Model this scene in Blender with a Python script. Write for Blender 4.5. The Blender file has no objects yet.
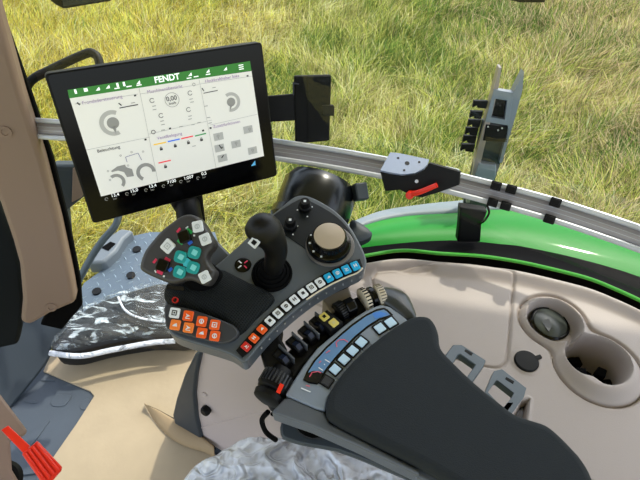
import bpy, bmesh, math, random
import numpy as np
from mathutils import Vector, Matrix, noise
random.seed(4)
S = bpy.context.scene
COL = S.collection
V = Vector
# ------------------------------------------------------------------ camera
CAM = V((0, 0, 1.5)); FPX = 500.0; PITCH = math.radians(45)
cp, sp = math.cos(PITCH), math.sin(PITCH)
def ray(u, v):
    dx = (u-320)/FPX; dy = -(v-240)/FPX
    return V((dx, cp+dy*sp, -sp+dy*cp))
def W(u, v, z): r = ray(u, v); return CAM + r*((z-CAM.z)/r.z)      # a point at height z
def D(u, v, t): return CAM + ray(u, v)*t                            # a point at a distance
class PL:                                                           # a plane in the cab
    def __init__(s, o, n): s.o = V(o); s.n = V(n).normalized()
    def h(s, u, v, off=0):
        r = ray(u, v); return CAM + r*((s.o+s.n*off-CAM).dot(s.n)/r.dot(s.n))
    def up(s, d): return PL(s.o+s.n*d, s.n)
cam_d = bpy.data.cameras.new('camera'); cam = bpy.data.objects.new('camera', cam_d); COL.objects.link(cam)
cam.location = CAM; cam.rotation_euler = (math.radians(90)-PITCH, 0, 0)
cam_d.sensor_width = 36; cam_d.lens = FPX/640*36; cam_d.clip_start = .02; cam_d.clip_end = 300
S.camera = cam
# ------------------------------------------------------------------ materials
def lin(c): return tuple(((x/255)/12.92 if x/255 <= .04045 else ((x/255+.055)/1.055)**2.4) for x in c)
MC = {}
def mat(name, rgb, rough=.5, metal=0, bump=0, bscale=300, var=0, vscale=8, coat=0, spec=.5, emit=0, alpha=1):
    if name in MC: return MC[name]
    m = bpy.data.materials.new(name); m.use_nodes = True; nt = m.node_tree; b = nt.nodes['Principled BSDF']
    c = lin(rgb)+(1,)
    b.inputs['Base Color'].default_value = c; b.inputs['Roughness'].default_value = rough
    b.inputs['Metallic'].default_value = metal; b.inputs['Coat Weight'].default_value = coat
    b.inputs['Coat Roughness'].default_value = .05
    b.inputs['Specular IOR Level'].default_value = spec
    if alpha < 1: b.inputs['Alpha'].default_value = alpha
    tc = nt.nodes.new('ShaderNodeTexCoord')
    if emit:
        b.inputs['Emission Color'].default_value = c; b.inputs['Emission Strength'].default_value = emit
    if bump:
        n = nt.nodes.new('ShaderNodeTexNoise'); n.inputs['Scale'].default_value = bscale; n.inputs['Detail'].default_value = 3
        nt.links.new(tc.outputs['Object'], n.inputs['Vector'])
        bp = nt.nodes.new('ShaderNodeBump'); bp.inputs['Strength'].default_value = bump; bp.inputs['Distance'].default_value = .001
        nt.links.new(n.outputs['Fac'], bp.inputs['Height']); nt.links.new(bp.outputs['Normal'], b.inputs['Normal'])
    if var:
        n = nt.nodes.new('ShaderNodeTexNoise'); n.inputs['Scale'].default_value = vscale; n.inputs['Detail'].default_value = 5
        nt.links.new(tc.outputs['Object'], n.inputs['Vector'])
        mx = nt.nodes.new('ShaderNodeMix'); mx.data_type = 'RGBA'
        mx.inputs[6].default_value = tuple(x*(1-var) for x in c[:3])+(1,); mx.inputs[7].default_value = tuple(min(1, x*(1+var)) for x in c[:3])+(1,)
        nt.links.new(n.outputs['Fac'], mx.inputs[0]); nt.links.new(mx.outputs[2], b.inputs['Base Color'])
    MC[name] = m; return m
BLK = mat('black_plastic', (8, 8, 9), .5, spec=.2, bump=.15, bscale=900)
BLKG = mat('black_gloss', (5, 5, 6), .15, spec=.3)
BLKM = mat('black_powder_coat', (6, 6, 7), .55, spec=.25)
DG = mat('dark_grey_plastic', (38, 40, 45), .42, bump=.2, bscale=1200)
MG = mat('mid_grey_plastic', (84, 89, 96), .35, bump=.15, bscale=1200)
DECK = mat('deck_grey_plastic', (80, 86, 92), .3, bump=.15, bscale=1200)
POD = mat('pod_grey_plastic', (54, 52, 52), .45, bump=.2, bscale=1200)
SLATE = mat('slate_plastic', (44, 53, 61), .5, bump=.2, bscale=900)
PAD = mat('armrest_vinyl', (24, 30, 34), .9, bump=.5, bscale=700, var=.12, vscale=60)
BEI = mat('beige_pillar_plastic', (136, 114, 100), .55, bump=.25, bscale=800)
CON = mat('greige_console_plastic', (164, 153, 147), .5, bump=.25, bscale=900)
CONW = mat('pale_console_plastic', (184, 171, 167), .5, bump=.2, bscale=900)
SHEET = mat('cardboard_sheet', (172, 155, 128), .7, bump=.6, bscale=60, var=.1, vscale=14)
SHEETB = mat('cardboard_underside', (156, 134, 102), .7, var=.05)
ALU = mat('anodised_aluminium', (198, 202, 208), .35, metal=.25)
ALUD = mat('aluminium_groove', (158, 153, 155), .5, metal=.1)
STL = mat('painted_steel_grey', (130, 140, 156), .38, metal=.1)
WHT = mat('white_keys', (226, 230, 232), .35)
PWH = mat('white_print', (225, 228, 230), .5)
RED = mat('red_plastic', (235, 45, 22), .35)
REDK = mat('red_keys', (206, 38, 30), .35)
ORG = mat('orange_keys', (240, 92, 26), .35)
TEAL = mat('teal_keys', (20, 150, 148), .3)
TEALL = mat('pale_teal_caps', (128, 215, 215), .3)
CYAN = mat('cyan_keys', (10, 165, 215), .3)
YEL = mat('yellow_print', (214, 196, 96), .4)
CRM = mat('cream_plastic', (214, 202, 178), .35)
GRNP = mat('green_print', (40, 180, 90), .4)
BLUP = mat('blue_print', (40, 100, 215), .4)
PNKP = mat('pink_print', (225, 50, 90), .4)
GREEN = mat('green_paint', (20, 128, 36), .4, coat=.05, spec=.15)
RUB = mat('black_rubber', (5, 5, 6), .85, spec=.08)
TUBE = mat('grey_steel_tube', (74, 84, 92), .35, metal=.3)
SEATM = mat('seat_fabric', (70, 78, 92), .8, bump=.4, bscale=500)
FLOORM = mat('slate_floor_mat', (70, 79, 90), .6, bump=.3, bscale=400, var=.08, vscale=20)
SCRW = mat('screen_white', (215, 215, 210), .3, emit=.42)
SCRG = mat('screen_green', (34, 116, 26), .3, emit=.4)
SCRK = mat('screen_black_text', (30, 30, 34), .4)
SCRL = mat('screen_grey', (150, 150, 148), .4, emit=.15)
SCRH = mat('screen_pale_grey', (184, 184, 182), .4, emit=.15)
SCRT = mat('screen_white_text', (235, 240, 240), .4, emit=.7)
SCRY = mat('screen_yellow', (225, 185, 40), .4, emit=.5)
SCRB = mat('screen_blue', (30, 100, 215), .4, emit=.5)
SCRR = mat('screen_red', (220, 50, 60), .4, emit=.5)
LCD = mat('lcd_blue', (96, 132, 170), .15, emit=.06, var=.18, vscale=30)
LCDK = mat('lcd_dark', (14, 16, 24), .15)
ICE = mat('pale_blue_keys', (188, 216, 236), .3)
FINISH = mat('knob_top', (185, 170, 152), .25, metal=.3)

def dots_material():
    m = mat('dotted_grip_rubber', (24, 27, 28), .6, spec=.12); nt = m.node_tree; b = nt.nodes['Principled BSDF']
    tc = nt.nodes.new('ShaderNodeTexCoord'); vo = nt.nodes.new('ShaderNodeTexVoronoi'); vo.inputs['Randomness'].default_value = 0
    vo.inputs['Scale'].default_value = 330; vo.voronoi_dimensions = '2D'
    mp = nt.nodes.new('ShaderNodeMapping'); mp.inputs['Rotation'].default_value = (0, 0, .6)
    nt.links.new(tc.outputs['Object'], mp.inputs['Vector']); nt.links.new(mp.outputs[0], vo.inputs['Vector'])
    r = nt.nodes.new('ShaderNodeValToRGB'); r.color_ramp.elements[0].position = .2; r.color_ramp.elements[1].position = .42
    r.color_ramp.elements[0].color = lin((3, 3, 4))+(1,); r.color_ramp.elements[1].color = lin((28, 32, 33))+(1,)
    nt.links.new(vo.outputs['Distance'], r.inputs[0]); nt.links.new(r.outputs[0], b.inputs['Base Color'])
    bp = nt.nodes.new('ShaderNodeBump'); bp.inputs['Distance'].default_value = .0015; bp.inputs['Strength'].default_value = .8
    nt.links.new(vo.outputs['Distance'], bp.inputs['Height']); nt.links.new(bp.outputs[0], b.inputs['Normal'])
    return m
DOTS = dots_material()
def film_material(name, tint, fac, rough=.18, lo=.35, hi=.7, fmin=None, fmax=None, sc_=14, stretch=(0, 1)):
    m = bpy.data.materials.new(name); m.use_nodes = True; nt = m.node_tree; N = nt.nodes; L = nt.links
    for n in list(N): N.remove(n)
    out = N.new('ShaderNodeOutputMaterial'); tr = N.new('ShaderNodeBsdfTransparent'); pr = N.new('ShaderNodeBsdfPrincipled')
    pr.inputs['Base Color'].default_value = lin(tint)+(1,); pr.inputs['Roughness'].default_value = rough; pr.inputs['Coat Weight'].default_value = .6
    no = N.new('ShaderNodeTexNoise'); no.inputs['Scale'].default_value = sc_; no.inputs['Detail'].default_value = 6; no.inputs['Distortion'].default_value = 1.5
    tc = N.new('ShaderNodeTexCoord'); mp = N.new('ShaderNodeMapping'); mp.inputs['Rotation'].default_value = (0, 0, stretch[0]); mp.inputs['Scale'].default_value = (1, stretch[1], 1); L.new(tc.outputs['Object'], mp.inputs['Vector']); L.new(mp.outputs[0], no.inputs['Vector'])
    mr = N.new('ShaderNodeMapRange'); mr.inputs[1].default_value = lo; mr.inputs[2].default_value = hi; mr.inputs[3].default_value = fac*.6 if fmin is None else fmin; mr.inputs[4].default_value = min(1, fac*1.5) if fmax is None else fmax
    L.new(no.outputs['Fac'], mr.inputs[0])
    mx = N.new('ShaderNodeMixShader'); L.new(mr.outputs[0], mx.inputs[0]); L.new(tr.outputs[0], mx.inputs[1]); L.new(pr.outputs[0], mx.inputs[2])
    bp = N.new('ShaderNodeBump'); bp.inputs['Strength'].default_value = 1; bp.inputs['Distance'].default_value = .03
    n2 = N.new('ShaderNodeTexNoise'); n2.inputs['Scale'].default_value = 17; n2.inputs['Detail'].default_value = 5; n2.inputs['Distortion'].default_value = 2.5; n2.noise_type = 'RIDGED_MULTIFRACTAL'
    L.new(tc.outputs['Object'], n2.inputs['Vector']); L.new(n2.outputs['Fac'], bp.inputs['Height']); L.new(bp.outputs[0], pr.inputs['Normal'])
    L.new(mx.outputs[0], out.inputs[0]); return m
FILM = film_material('clear_wrap_film', (222, 226, 234), .85, .2, .3, .55, .7, .97, 10, (.4, 2))
FILM2 = film_material('thin_wrap_film', (205, 216, 222), .2, .06, .54, .64, .06, .8, 12, (-.35, 3.2))  # stretched noise whitens streaks, painting highlights on the film
def glass_material():
    m = bpy.data.materials.new('window_glass'); m.use_nodes = True; nt = m.node_tree; N = nt.nodes; L = nt.links
    for n in list(N): N.remove(n)
    out = N.new('ShaderNodeOutputMaterial'); tr = N.new('ShaderNodeBsdfTransparent'); gl = N.new('ShaderNodeBsdfGlossy')
    tr.inputs[0].default_value = (.93, .96, .94, 1); gl.inputs['Roughness'].default_value = .02
    lw = N.new('ShaderNodeLayerWeight'); lw.inputs[0].default_value = .5; pw = N.new('ShaderNodeMath'); pw.operation = 'POWER'; pw.inputs[1].default_value = 5
    fr = N.new('ShaderNodeMath'); fr.operation = 'MULTIPLY_ADD'; fr.inputs[1].default_value = .8; fr.inputs[2].default_value = .035
    L.new(lw.outputs['Facing'], pw.inputs[0]); L.new(pw.outputs[0], fr.inputs[0])
    mx = N.new('ShaderNodeMixShader'); L.new(fr.outputs[0], mx.inputs[0]); L.new(tr.outputs[0], mx.inputs[1]); L.new(gl.outputs[0], mx.inputs[2]); L.new(mx.outputs[0], out.inputs[0])
    return m
GLASS = glass_material()

# ------------------------------------------------------------------ object helpers
WO = {}
def wo(o): return WO[o.name] if o else V((0, 0, 0))
def props(o, label=None, cat=None, group=None, kind=None):
    if label: o['label'] = label
    if cat: o['category'] = cat
    if group: o['group'] = group
    if kind: o['kind'] = kind
    return o
def thing(name, loc, label, cat, group=None):
    o = bpy.data.objects.new(name, None); COL.objects.link(o); o.location = loc; o.empty_display_size = .02
    WO[o.name] = V(loc); return props(o, label, cat, group)
def smooth(pts, k=6, closed=True):
    P = [V(p) for p in pts]; n = len(P); out = []
    rng = range(n if closed else n-1)
    for i in rng:
        if closed: a, b, c, d = P[i-1], P[i], P[(i+1) % n], P[(i+2) % n]
        else: a, b, c, d = P[max(i-1, 0)], P[i], P[i+1], P[min(i+2, n-1)]
        for j in range(k):
            t = j/k
            out.append(.5*((2*b)+(c-a)*t+(2*a-5*b+4*c-d)*t*t+(3*b-a-3*c+d)*t**3))
    if not closed: out.append(P[-1])
    return out
def basis(n, x=None):
    n = V(n).normalized()
    if x is None: x = V((1, 0, 0)) if abs(n.x) < .8 else V((0, 1, 0))
    x = (V(x)-n*V(x).dot(n)).normalized(); return x, n.cross(x).normalized(), n
class MB:
    def __init__(s): s.v = []; s.f = []
    def add(s, vs, fs):
        b = len(s.v); s.v += [V(p) for p in vs]; s.f += [tuple(b+i for i in f) for f in fs]; return s
    def prism(s, pts, n, up, down=0):
        n = V(n).normalized(); k = len(pts)
        # orient
        a = V((0, 0, 0))
        for i in range(k): a += V(pts[i]-pts[0]).cross(pts[(i+1) % k]-pts[0])
        if a.dot(n) < 0: pts = list(reversed(pts))
        vs = [p+n*up for p in pts]+[p-n*down for p in pts]
        fs = [tuple(range(k)), tuple(range(2*k-1, k-1, -1))]+[(i, k+i, k+(i+1) % k, (i+1) % k) for i in range(k)]
        return s.add(vs, fs)
    def ringprism(s, outer, inner, n, up, down=0):
        n = V(n).normalized(); k = len(outer)
        vs = [p+n*up for p in outer]+[p+n*up for p in inner]+[p-n*down for p in outer]+[p-n*down for p in inner]
        fs = []
        for i in range(k):
            j = (i+1) % k
            fs += [(i, j, k+j, k+i), (2*k+i, 3*k+i, 3*k+j, 2*k+j), (i, 2*k+i, 2*k+j, j), (k+i, k+j, 3*k+j, 3*k+i)]
        return s.add(vs, fs)
    def box(s, c, ax, ay, az, h):
        vs = [V(c)+ax*(i*h[0])+ay*(j*h[1])+az*(k*h[2]) for k in (-1, 1) for j in (-1, 1) for i in (-1, 1)]
        return s.add(vs, [(0, 2, 3, 1), (4, 5, 7, 6), (0, 1, 5, 4), (2, 6, 7, 3), (0, 4, 6, 2), (1, 3, 7, 5)])
    def rev(s, c, axis, prof, seg=32, xdir=None, sy=1.0):     # prof: (r, h) pairs
        x, y, n = basis(axis, xdir); vs = []; fs = []
        for r, h in prof:
            for i in range(seg):
                a = 2*math.pi*i/seg; vs.append(V(c)+n*h+x*(r*math.cos(a))+y*(r*sy*math.sin(a)))
        for k in range(len(prof)-1):
            for i in range(seg):
                j = (i+1) % seg; fs.append((k*seg+i, k*seg+j, (k+1)*seg+j, (k+1)*seg+i))
        fs.append(tuple(range(seg-1, -1, -1))); m = (len(prof)-1)*seg; fs.append(tuple(range(m, m+seg)))
        return s.add(vs, fs)
    def loft(s, rings):
        k = len(rings[0]); vs = [p for r in rings for p in r]; fs = []
        for q in range(len(rings)-1):
            for i in range(k): j = (i+1) % k; fs.append((q*k+i, q*k+j, (q+1)*k+j, (q+1)*k+i))
        fs.append(tuple(range(k-1, -1, -1))); m = (len(rings)-1)*k; fs.append(tuple(range(m, m+k)))
        return s.add(vs, fs)
    def tube(s, pts, r, seg=12, sm=6):
        P = smooth(pts, sm, False) if sm else [V(p) for p in pts]; rings = []; ref = None
        for i, p in enumerate(P):
            d = (P[min(i+1, len(P)-1)]-P[max(i-1, 0)]).normalized()
            x, y, _ = basis(d, ref if ref is not None else None); ref = x
            rr = r(i/(len(P)-1)) if callable(r) else r
            rings.append([p+x*(rr*math.cos(2*math.pi*a/seg))+y*(rr*math.sin(2*math.pi*a/seg)) for a in range(seg)])
        return s.loft(rings)
    def grid(s, rows, closed=False):                          # rows of points, open sheet
        k = len(rows[0]); vs = [p for r in rows for p in r]; fs = []
        for q in range(len(rows)-1):
            for i in range(k if closed else k-1): j = (i+1) % k; fs.append((q*k+i, q*k+j, (q+1)*k+j, (q+1)*k+i))
        return s.add(vs, fs)
    def dome(s, pts, n, h, rings=8, down=.0, pw=2.0, disp=None):
        n = V(n).normalized(); c = sum(pts, V((0, 0, 0)))/len(pts); R = []
        if down: R.append([p-n*down for p in pts])
        for q in range(rings+1):
            a = q/rings*(math.pi/2); f = math.cos(a); 
            if q == rings: f = .02
            R.append([c+(p-c)*f**(2/pw)+n*(h*math.sin(a)**(2/pw)) for p in pts])
        if disp: R = [[p+n*disp(p) for p in r] for r in R]
        return s.loft(R)
    def build(s, name, m, parent=None, bevel=0, seg=2, smooth_ang=40, sub=0, label=None, solid=0, base=False):
        lo = V((min(p.x for p in s.v), min(p.y for p in s.v), min(p.z for p in s.v))); hi = V((max(p.x for p in s.v), max(p.y for p in s.v), max(p.z for p in s.v)))
        c = (lo+hi)/2
        if parent is None: c.z = lo.z
        me = bpy.data.meshes.new(name); me.from_pydata([tuple(p-c) for p in s.v], [], s.f)
        bm = bmesh.new(); bm.from_mesh(me); bmesh.ops.recalc_face_normals(bm, faces=bm.faces); bm.to_mesh(me); bm.free()
        o = bpy.data.objects.new(name, me); COL.objects.link(o)
        if parent: o.parent = parent; o.location = c-wo(parent)
        else: o.location = c
        WO[o.name] = c.copy(); me.materials.append(m)
        me.polygons.foreach_set('use_smooth', [True]*len(me.polygons)); me.set_sharp_from_angle(angle=math.radians(smooth_ang))
        if solid:
            md = o.modifiers.new('thick', 'SOLIDIFY'); md.thickness = solid; md.offset = 0
        if bevel:
            md = o.modifiers.new('bevel', 'BEVEL'); md.width = bevel; md.segments = seg; md.limit_method = 'ANGLE'; md.angle_limit = math.radians(35); md.harden_normals = False
        if sub:
            md = o.modifiers.new('sub', 'SUBSURF'); md.levels = sub; md.render_levels = sub
        if label: o['label'] = label
        return o
def px(pl, pts, k=0, closed=True, off=0):
    if k: pts = [(p.x, p.y) for p in smooth([V((a, b, 0)) for a, b in pts], k, closed)]
    return [pl.h(a, b, off) for a, b in pts]
def struct(o): o['kind'] = 'structure'; return o
def slab(name, pl, pts, thick, m, parent=None, k=0, bevel=0, up=0, **kw):
    return MB().prism(px(pl, pts, k), pl.n, up, thick).build(name, m, parent, bevel=bevel, **kw)
def sq(pl, u, v, ang, w, h, t=None, b=.25):      # rounded square footprint at a pixel; ang in degrees of image rotation, sizes in pixels there
    c = pl.h(u, v); a = math.radians(ang); e = pl.h(u+math.cos(a), v+math.sin(a))-c
    g = (pl.h(u-math.sin(a), v+math.cos(a))-c)
    pxs = math.sqrt(e.length*g.length)
    x = e.normalized(); y = (g-x*g.dot(x)).normalized(); W2, H2 = w*pxs/2, h*pxs/2; r = min(W2, H2)*b; out = []
    for (sx, sy, a0) in ((1, 1, 0), (-1, 1, 90), (-1, -1, 180), (1, -1, 270)):
        for q in range(4):
            an = math.radians(a0+q*30); out.append(c+x*(sx*(W2-r)+r*math.cos(an))+y*(sy*(H2-r)+r*math.sin(an)))
    return out, c, x, y, pxs
def key(pl, u, v, ang, w, h, hgt, m, parent, name='button', b=.3, icon=None, iconmat=None, label=None):
    pts, c, x, y, s = sq(pl, u, v, ang, w, h, b=b)
    o = MB().prism(pts, pl.n, hgt, .001).build(name, m, parent, bevel=min(.0008, hgt*.3), label=label)
    if icon: glyph(icon, c+pl.n*(hgt+.0001), x, y, pl.n, min(w, h)*s*.5, iconmat, o)
    return o
def glyph(kind, c, x, y, n, s, m, parent):       # small printed symbol on a key
    b = MB(); t = .0003
    def bx(cx, cy, w, h): b.box(c+x*(cx*s)+y*(cy*s), x, y, n, (w*s/2, h*s/2, t))
    if kind == 'frame':
        bx(0, -.42, 1, .16); bx(0, .42, 1, .16); bx(-.42, 0, .16, .7); bx(.42, 0, .16, .7); bx(0, 0, .3, .3)
    elif kind == 'bars':
        bx(-.3, 0, .22, .9); bx(.3, 0, .22, .9); bx(0, 0, .5, .2)
    elif kind == 'arrow':
        b.prism([c+x*(-.5*s)+y*(.4*s), c+x*(.5*s), c+x*(-.5*s)-y*(.4*s), c+x*(-.15*s)], n, t); bx(.0, .5, .9, .14)
    elif kind == 'loop':
        b.ringprism([c+x*(.5*s*math.cos(a))+y*(.5*s*math.sin(a)) for a in np.linspace(0, 6.28, 16, False)], [c+x*(.32*s*math.cos(a))+y*(.32*s*math.sin(a)) for a in np.linspace(0, 6.28, 16, False)], n, t)
        bx(.0, 0, .2, .6)
    elif kind == 'block': bx(0, 0, .8, .8)
    elif kind == 'wedge':
        b.prism([c+x*(-.5*s)+y*(.3*s), c+x*(.5*s)+y*(.3*s), c+x*(.3*s)-y*(.35*s), c-x*(.2*s)-y*(.1*s)], n, t)
    return b.build('symbol', m, parent)
def text(s, c, x, y, n, size, m, parent, name='lettering', align='CENTER', ex=.0002, bold=0):
    cu = bpy.data.curves.new('t', 'FONT'); cu.body = s; cu.size = size; cu.align_x = align; cu.align_y = 'CENTER'; cu.extrude = ex; cu.offset = bold*size
    o = bpy.data.objects.new('t', cu); COL.objects.link(o); dg = bpy.context.evaluated_depsgraph_get(); me = bpy.data.meshes.new_from_object(o.evaluated_get(dg))
    R = Matrix((x, y, n)).transposed(); b = MB()
    b.add([V(c)+R@v.co for v in me.vertices], [tuple(p.vertices) for p in me.polygons])
    bpy.data.objects.remove(o); bpy.data.meshes.remove(me)
    return b.build(name, m, parent)

# ================================================================== SETTING
GZ = -1.45
# field ground
def ground():
    m = bpy.data.materials.new('meadow_soil'); m.use_nodes = True; nt = m.node_tree; b = nt.nodes['Principled BSDF']; b.inputs['Roughness'].default_value = .95
    tc = nt.nodes.new('ShaderNodeTexCoord'); n = nt.nodes.new('ShaderNodeTexNoise'); n.inputs['Scale'].default_value = 5; n.inputs['Detail'].default_value = 10; n.inputs['Roughness'].default_value = .75
    r = nt.nodes.new('ShaderNodeValToRGB'); e = r.color_ramp.elements; e[0].position = .3; e[0].color = lin((78, 88, 36))+(1,); e[1].position = .7; e[1].color = lin((190, 176, 96))+(1,)
    nt.links.new(tc.outputs['Object'], n.inputs['Vector']); nt.links.new(n.outputs['Fac'], r.inputs[0]); nt.links.new(r.outputs[0], b.inputs['Base Color'])
    rows = [[V((x, y, GZ+.05*noise.noise(V((x*.3, y*.3, 0))))) for x in np.linspace(-40, 40, 60)] for y in np.linspace(-30, 60, 60)]
    struct(MB().grid(rows).build('ground', m))
ground()
def grass():
    rng = np.random.default_rng(3); N = 430000
    # positions favour the near field
    v = rng.uniform(-60, 300, N); u = rng.uniform(-140, 780, N)
    dy = -(v-240)/FPX; t = (GZ-1.5)/(-sp+dy*cp)
    keep = rng.uniform(0, 1, N) < np.clip((t/9)**1.2, .28, 1)
    u, v, t, dy = u[keep], v[keep], t[keep], dy[keep]
    X = (u-320)/FPX*t; Y = (cp+dy*sp)*t
    X += rng.normal(0, .05, len(X)); Y += rng.normal(0, .05, len(X)); n = len(X)
    ii = np.arange(n)
    def cheap(f, s):
        r = np.random.default_rng(s); o = np.zeros(n)
        for k in range(7):
            a = r.uniform(0, 6.28); ff = f*r.uniform(.5, 2.2); o += np.sin((X*math.cos(a)+Y*math.sin(a))*ff+r.uniform(0, 6.28)+1.3*np.sin((X*math.sin(a)-Y*math.cos(a))*ff*.7))
        return o/7
    lush = cheap(1.3, 1)*.9+cheap(4.0, 2)*.7; dirn = cheap(1.5, 5)*3.0+cheap(5, 6)*2.0
    H = rng.uniform(.10, .36, n)*(1+.35*cheap(3, 9)); Wd = rng.uniform(.0014, .0038, n)*(1+.12*t)
    ang = dirn+rng.normal(0, .9, n)+.6; lean = H*np.clip(rng.normal(.75, .35, n), .1, 1.6)
    # colour: straw / yellow-green / green
    q = lush*.9+rng.normal(0, .42, n)+ .10*(X+1) - .10*(Y-4)*0
    straw = np.array(lin((232, 220, 158))); yg = np.array(lin((196, 198, 104))); gr = np.array(lin((104, 134, 62))); tan = np.array(lin((216, 192, 150)))
    c = np.where((q > .42)[:, None], gr, np.where((q > -.15)[:, None], yg, straw))
    right = (X > 1.2)&(rng.uniform(0, 1, n) < np.clip((X-1.2)*.22, 0, .5)); c = np.where(right[:, None], tan, c)
    sun_gold = (rng.uniform(0, 1, n) < np.clip((-X-.2)*.22, 0, .5)); c = np.where(sun_gold[:, None], np.array(lin((236, 216, 100))), c)  # golden blades towards the left paint the brighter, yellower sunlight there
    c = np.clip(c*.92*(rng.uniform(.35, 1.55, n)*(1+.16*cheap(9, 21)*3))[:, None], 0, .9)
    z0 = np.full(n, GZ)+.0
    ca, sa = np.cos(ang), np.sin(ang); wx, wy = -sa*Wd, ca*Wd
    co = np.zeros((n, 5, 3))
    for k, (f, wf) in enumerate(((0, 1), (.55, .8))):
        l = lean*f**1.7; z = z0+H*(f if f else 0)*(1-.08*f)
        co[:, 2*k, 0] = X+ca*l-wx*wf; co[:, 2*k, 1] = Y+sa*l-wy*wf; co[:, 2*k, 2] = z
        co[:, 2*k+1, 0] = X+ca*l+wx*wf; co[:, 2*k+1, 1] = Y+sa*l+wy*wf; co[:, 2*k+1, 2] = z
    co[:, 4, 0] = X+ca*lean; co[:, 4, 1] = Y+sa*lean; co[:, 4, 2] = z0+H*(1-.25*np.clip(lean/H, 0, 1.5))
    me = bpy.data.meshes.new('meadow_grass'); me.vertices.add(n*5); me.vertices.foreach_set('co', co.ravel())
    base = (np.arange(n)*5)[:, None]
    loops = np.concatenate([base+np.array([0, 1, 3, 2]), base+np.array([2, 3, 4])], 1).ravel()
    me.loops.add(len(loops)); me.loops.foreach_set('vertex_index', loops.astype(np.int32))
    st = np.stack([np.arange(n)*7, np.arange(n)*7+4], 1).ravel(); me.polygons.add(n*2); me.polygons.foreach_set('loop_start', st.astype(np.int32))
    me.update(calc_edges=True); me.validate()
    at = me.color_attributes.new('blade', 'FLOAT_COLOR', 'POINT'); cc = np.ones((n, 5, 4)); cc[:, :, :3] = c[:, None, :]; at.data.foreach_set('color', cc.ravel())
    m = bpy.data.materials.new('grass_blades'); m.use_nodes = True; nt = m.node_tree; N_ = nt.nodes; L = nt.links
    for q_ in list(N_): N_.remove(q_)
    out = N_.new('ShaderNodeOutputMaterial'); a = N_.new('ShaderNodeVertexColor'); a.layer_name = 'blade'
    df = N_.new('ShaderNodeBsdfDiffuse'); tl = N_.new('ShaderNodeBsdfTranslucent'); mx = N_.new('ShaderNodeMixShader'); mx.inputs[0].default_value = .45
    L.new(a.outputs[0], df.inputs[0]); L.new(a.outputs[0], tl.inputs[0]); L.new(df.outputs[0], mx.inputs[1]); L.new(tl.outputs[0], mx.inputs[2]); L.new(mx.outputs[0], out.inputs[0])
    me.materials.append(m); o = bpy.data.objects.new('meadow_grass', me); COL.objects.link(o)
    props(o, 'tall yellow-green meadow grass growing over the field outside the cab', 'grass', kind='stuff')
grass()

# cab floor and shell
fl = [(-1.25, .95), (-.34, .95), (-.34, .74), (.9, .3), (.9, -.9), (-1.25, -.9)]
struct(MB().prism([V((x, y, -.012)) for x, y in fl], (0, 0, 1), 0, .05).build('floor', FLOORM))
struct(MB().prism([V(p) for p in ((-1.5, 1.54, 2.02), (1.5, .94, 2.02), (1.5, -1.0, 2.02), (-1.5, -1.0, 2.02))], (0, 0, 1), .08).build('shade_roof', mat('headliner', (196, 188, 176), .8), bevel=.02))  # unseen roof, added and overhung to keep direct sun off the interior

# ---- right-hand console: a moulded top with wells and grooves
CZ = .78
def sdf_poly(p, poly):
    d = 1e9; s = 1; n = len(poly); j = n-1
    for i in range(n):
        ax, ay = poly[i]; bx, by = poly[j]; ex, ey = bx-ax, by-ay; wx, wy = p[0]-ax, p[1]-ay
        tt = max(0, min(1, (wx*ex+wy*ey)/(ex*ex+ey*ey))); qx, qy = wx-ex*tt, wy-ey*tt; d = min(d, qx*qx+qy*qy)
        c1 = p[1] >= ay; c2 = p[1] < by; c3 = ex*wy > ey*wx
        if (c1 and c2 and c3) or (not c1 and not c2 and not c3): s = -s
        j = i
    return s*math.sqrt(d)
def xy(p): return (p.x, p.y)
w1 = xy(W(556, 317, CZ+.012)); w2 = xy(W(598, 358, CZ+.012)); R1, R2 = .047, .049
lidpoly = [xy(p) for p in [W(a, b, CZ) for a, b in [(a.x, a.y) for a in smooth([V((x, y, 0)) for x, y in ((372, 278), (400, 270), (440, 267), (485, 270), (505, 274), (513, 282), (511, 310), (508, 350), (505, 363), (495, 367), (470, 362), (430, 350), (395, 330))], 3)]]]
dent = xy(W(415, 270, CZ)); cap = xy(W(526, 362, CZ)); slotc = [xy(W(a, b, CZ)) for a, b in ((512, 418), (522, 401), (529, 399), (526, 423), (520, 424))]
def sst(a, b, x): t = max(0, min(1, (x-a)/(b-a))); return t*t*(3-2*t)
def con_h(x, y):
    d1 = math.hypot(x-w1[0], y-w1[1]); d2 = math.hypot(x-w2[0], y-w2[1])
    o1, o2 = d1-.057, math.hypot(x-w2[0]-.002, y-w2[1]+.008)-.068
    k = .02; hh = max(0, min(1, .5+.5*(o2-o1)/k)); du = o2*(1-hh)+o1*hh-k*hh*(1-hh)
    z = CZ
    z += .017*(1-sst(-.022, .0, du))
    z -= .007*math.exp(-((du-.0015)/.0024)**2)
    z -= (.045 if d1 < d2 else 0)*(1-sst(R1-.009, R1+.002, d1))
    # second well: a notch towards the first and towards the viewer
    a = math.atan2(y-w2[1], x-w2[0]); r2 = R2*(1-.16*math.exp(-((a+2.15)/.28)**2))
    z -= .095*(1-sst(r2-.010, r2+.002, d2))
    if abs(x-lidpoly[0][0]) < .5:
        dl = sdf_poly((x, y), lidpoly); z -= .005*math.exp(-(dl/.0026)**2)+.002*(1-sst(-.006, 0, dl))
    dd = math.hypot((x-dent[0])/.045, (y-dent[1])/.012); z -= .004*(1-sst(.5, 1.0, dd))
    dc = math.hypot(x-cap[0], y-cap[1]); z += .002*math.exp(-((dc-.021)/.0025)**2)
    ds = sdf_poly((x, y), slotc); z -= .02*(1-sst(-.003, .001, ds)); z += .0015*math.exp(-((ds-.003)/.002)**2)
    return z
BK = [(330, 268), (350, 260), (367, 257), (402, 252), (440, 255), (480, 258), (520, 264), (560, 273), (590, 281), (615, 291), (640, 303), (700, 332), (760, 365)]
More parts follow.
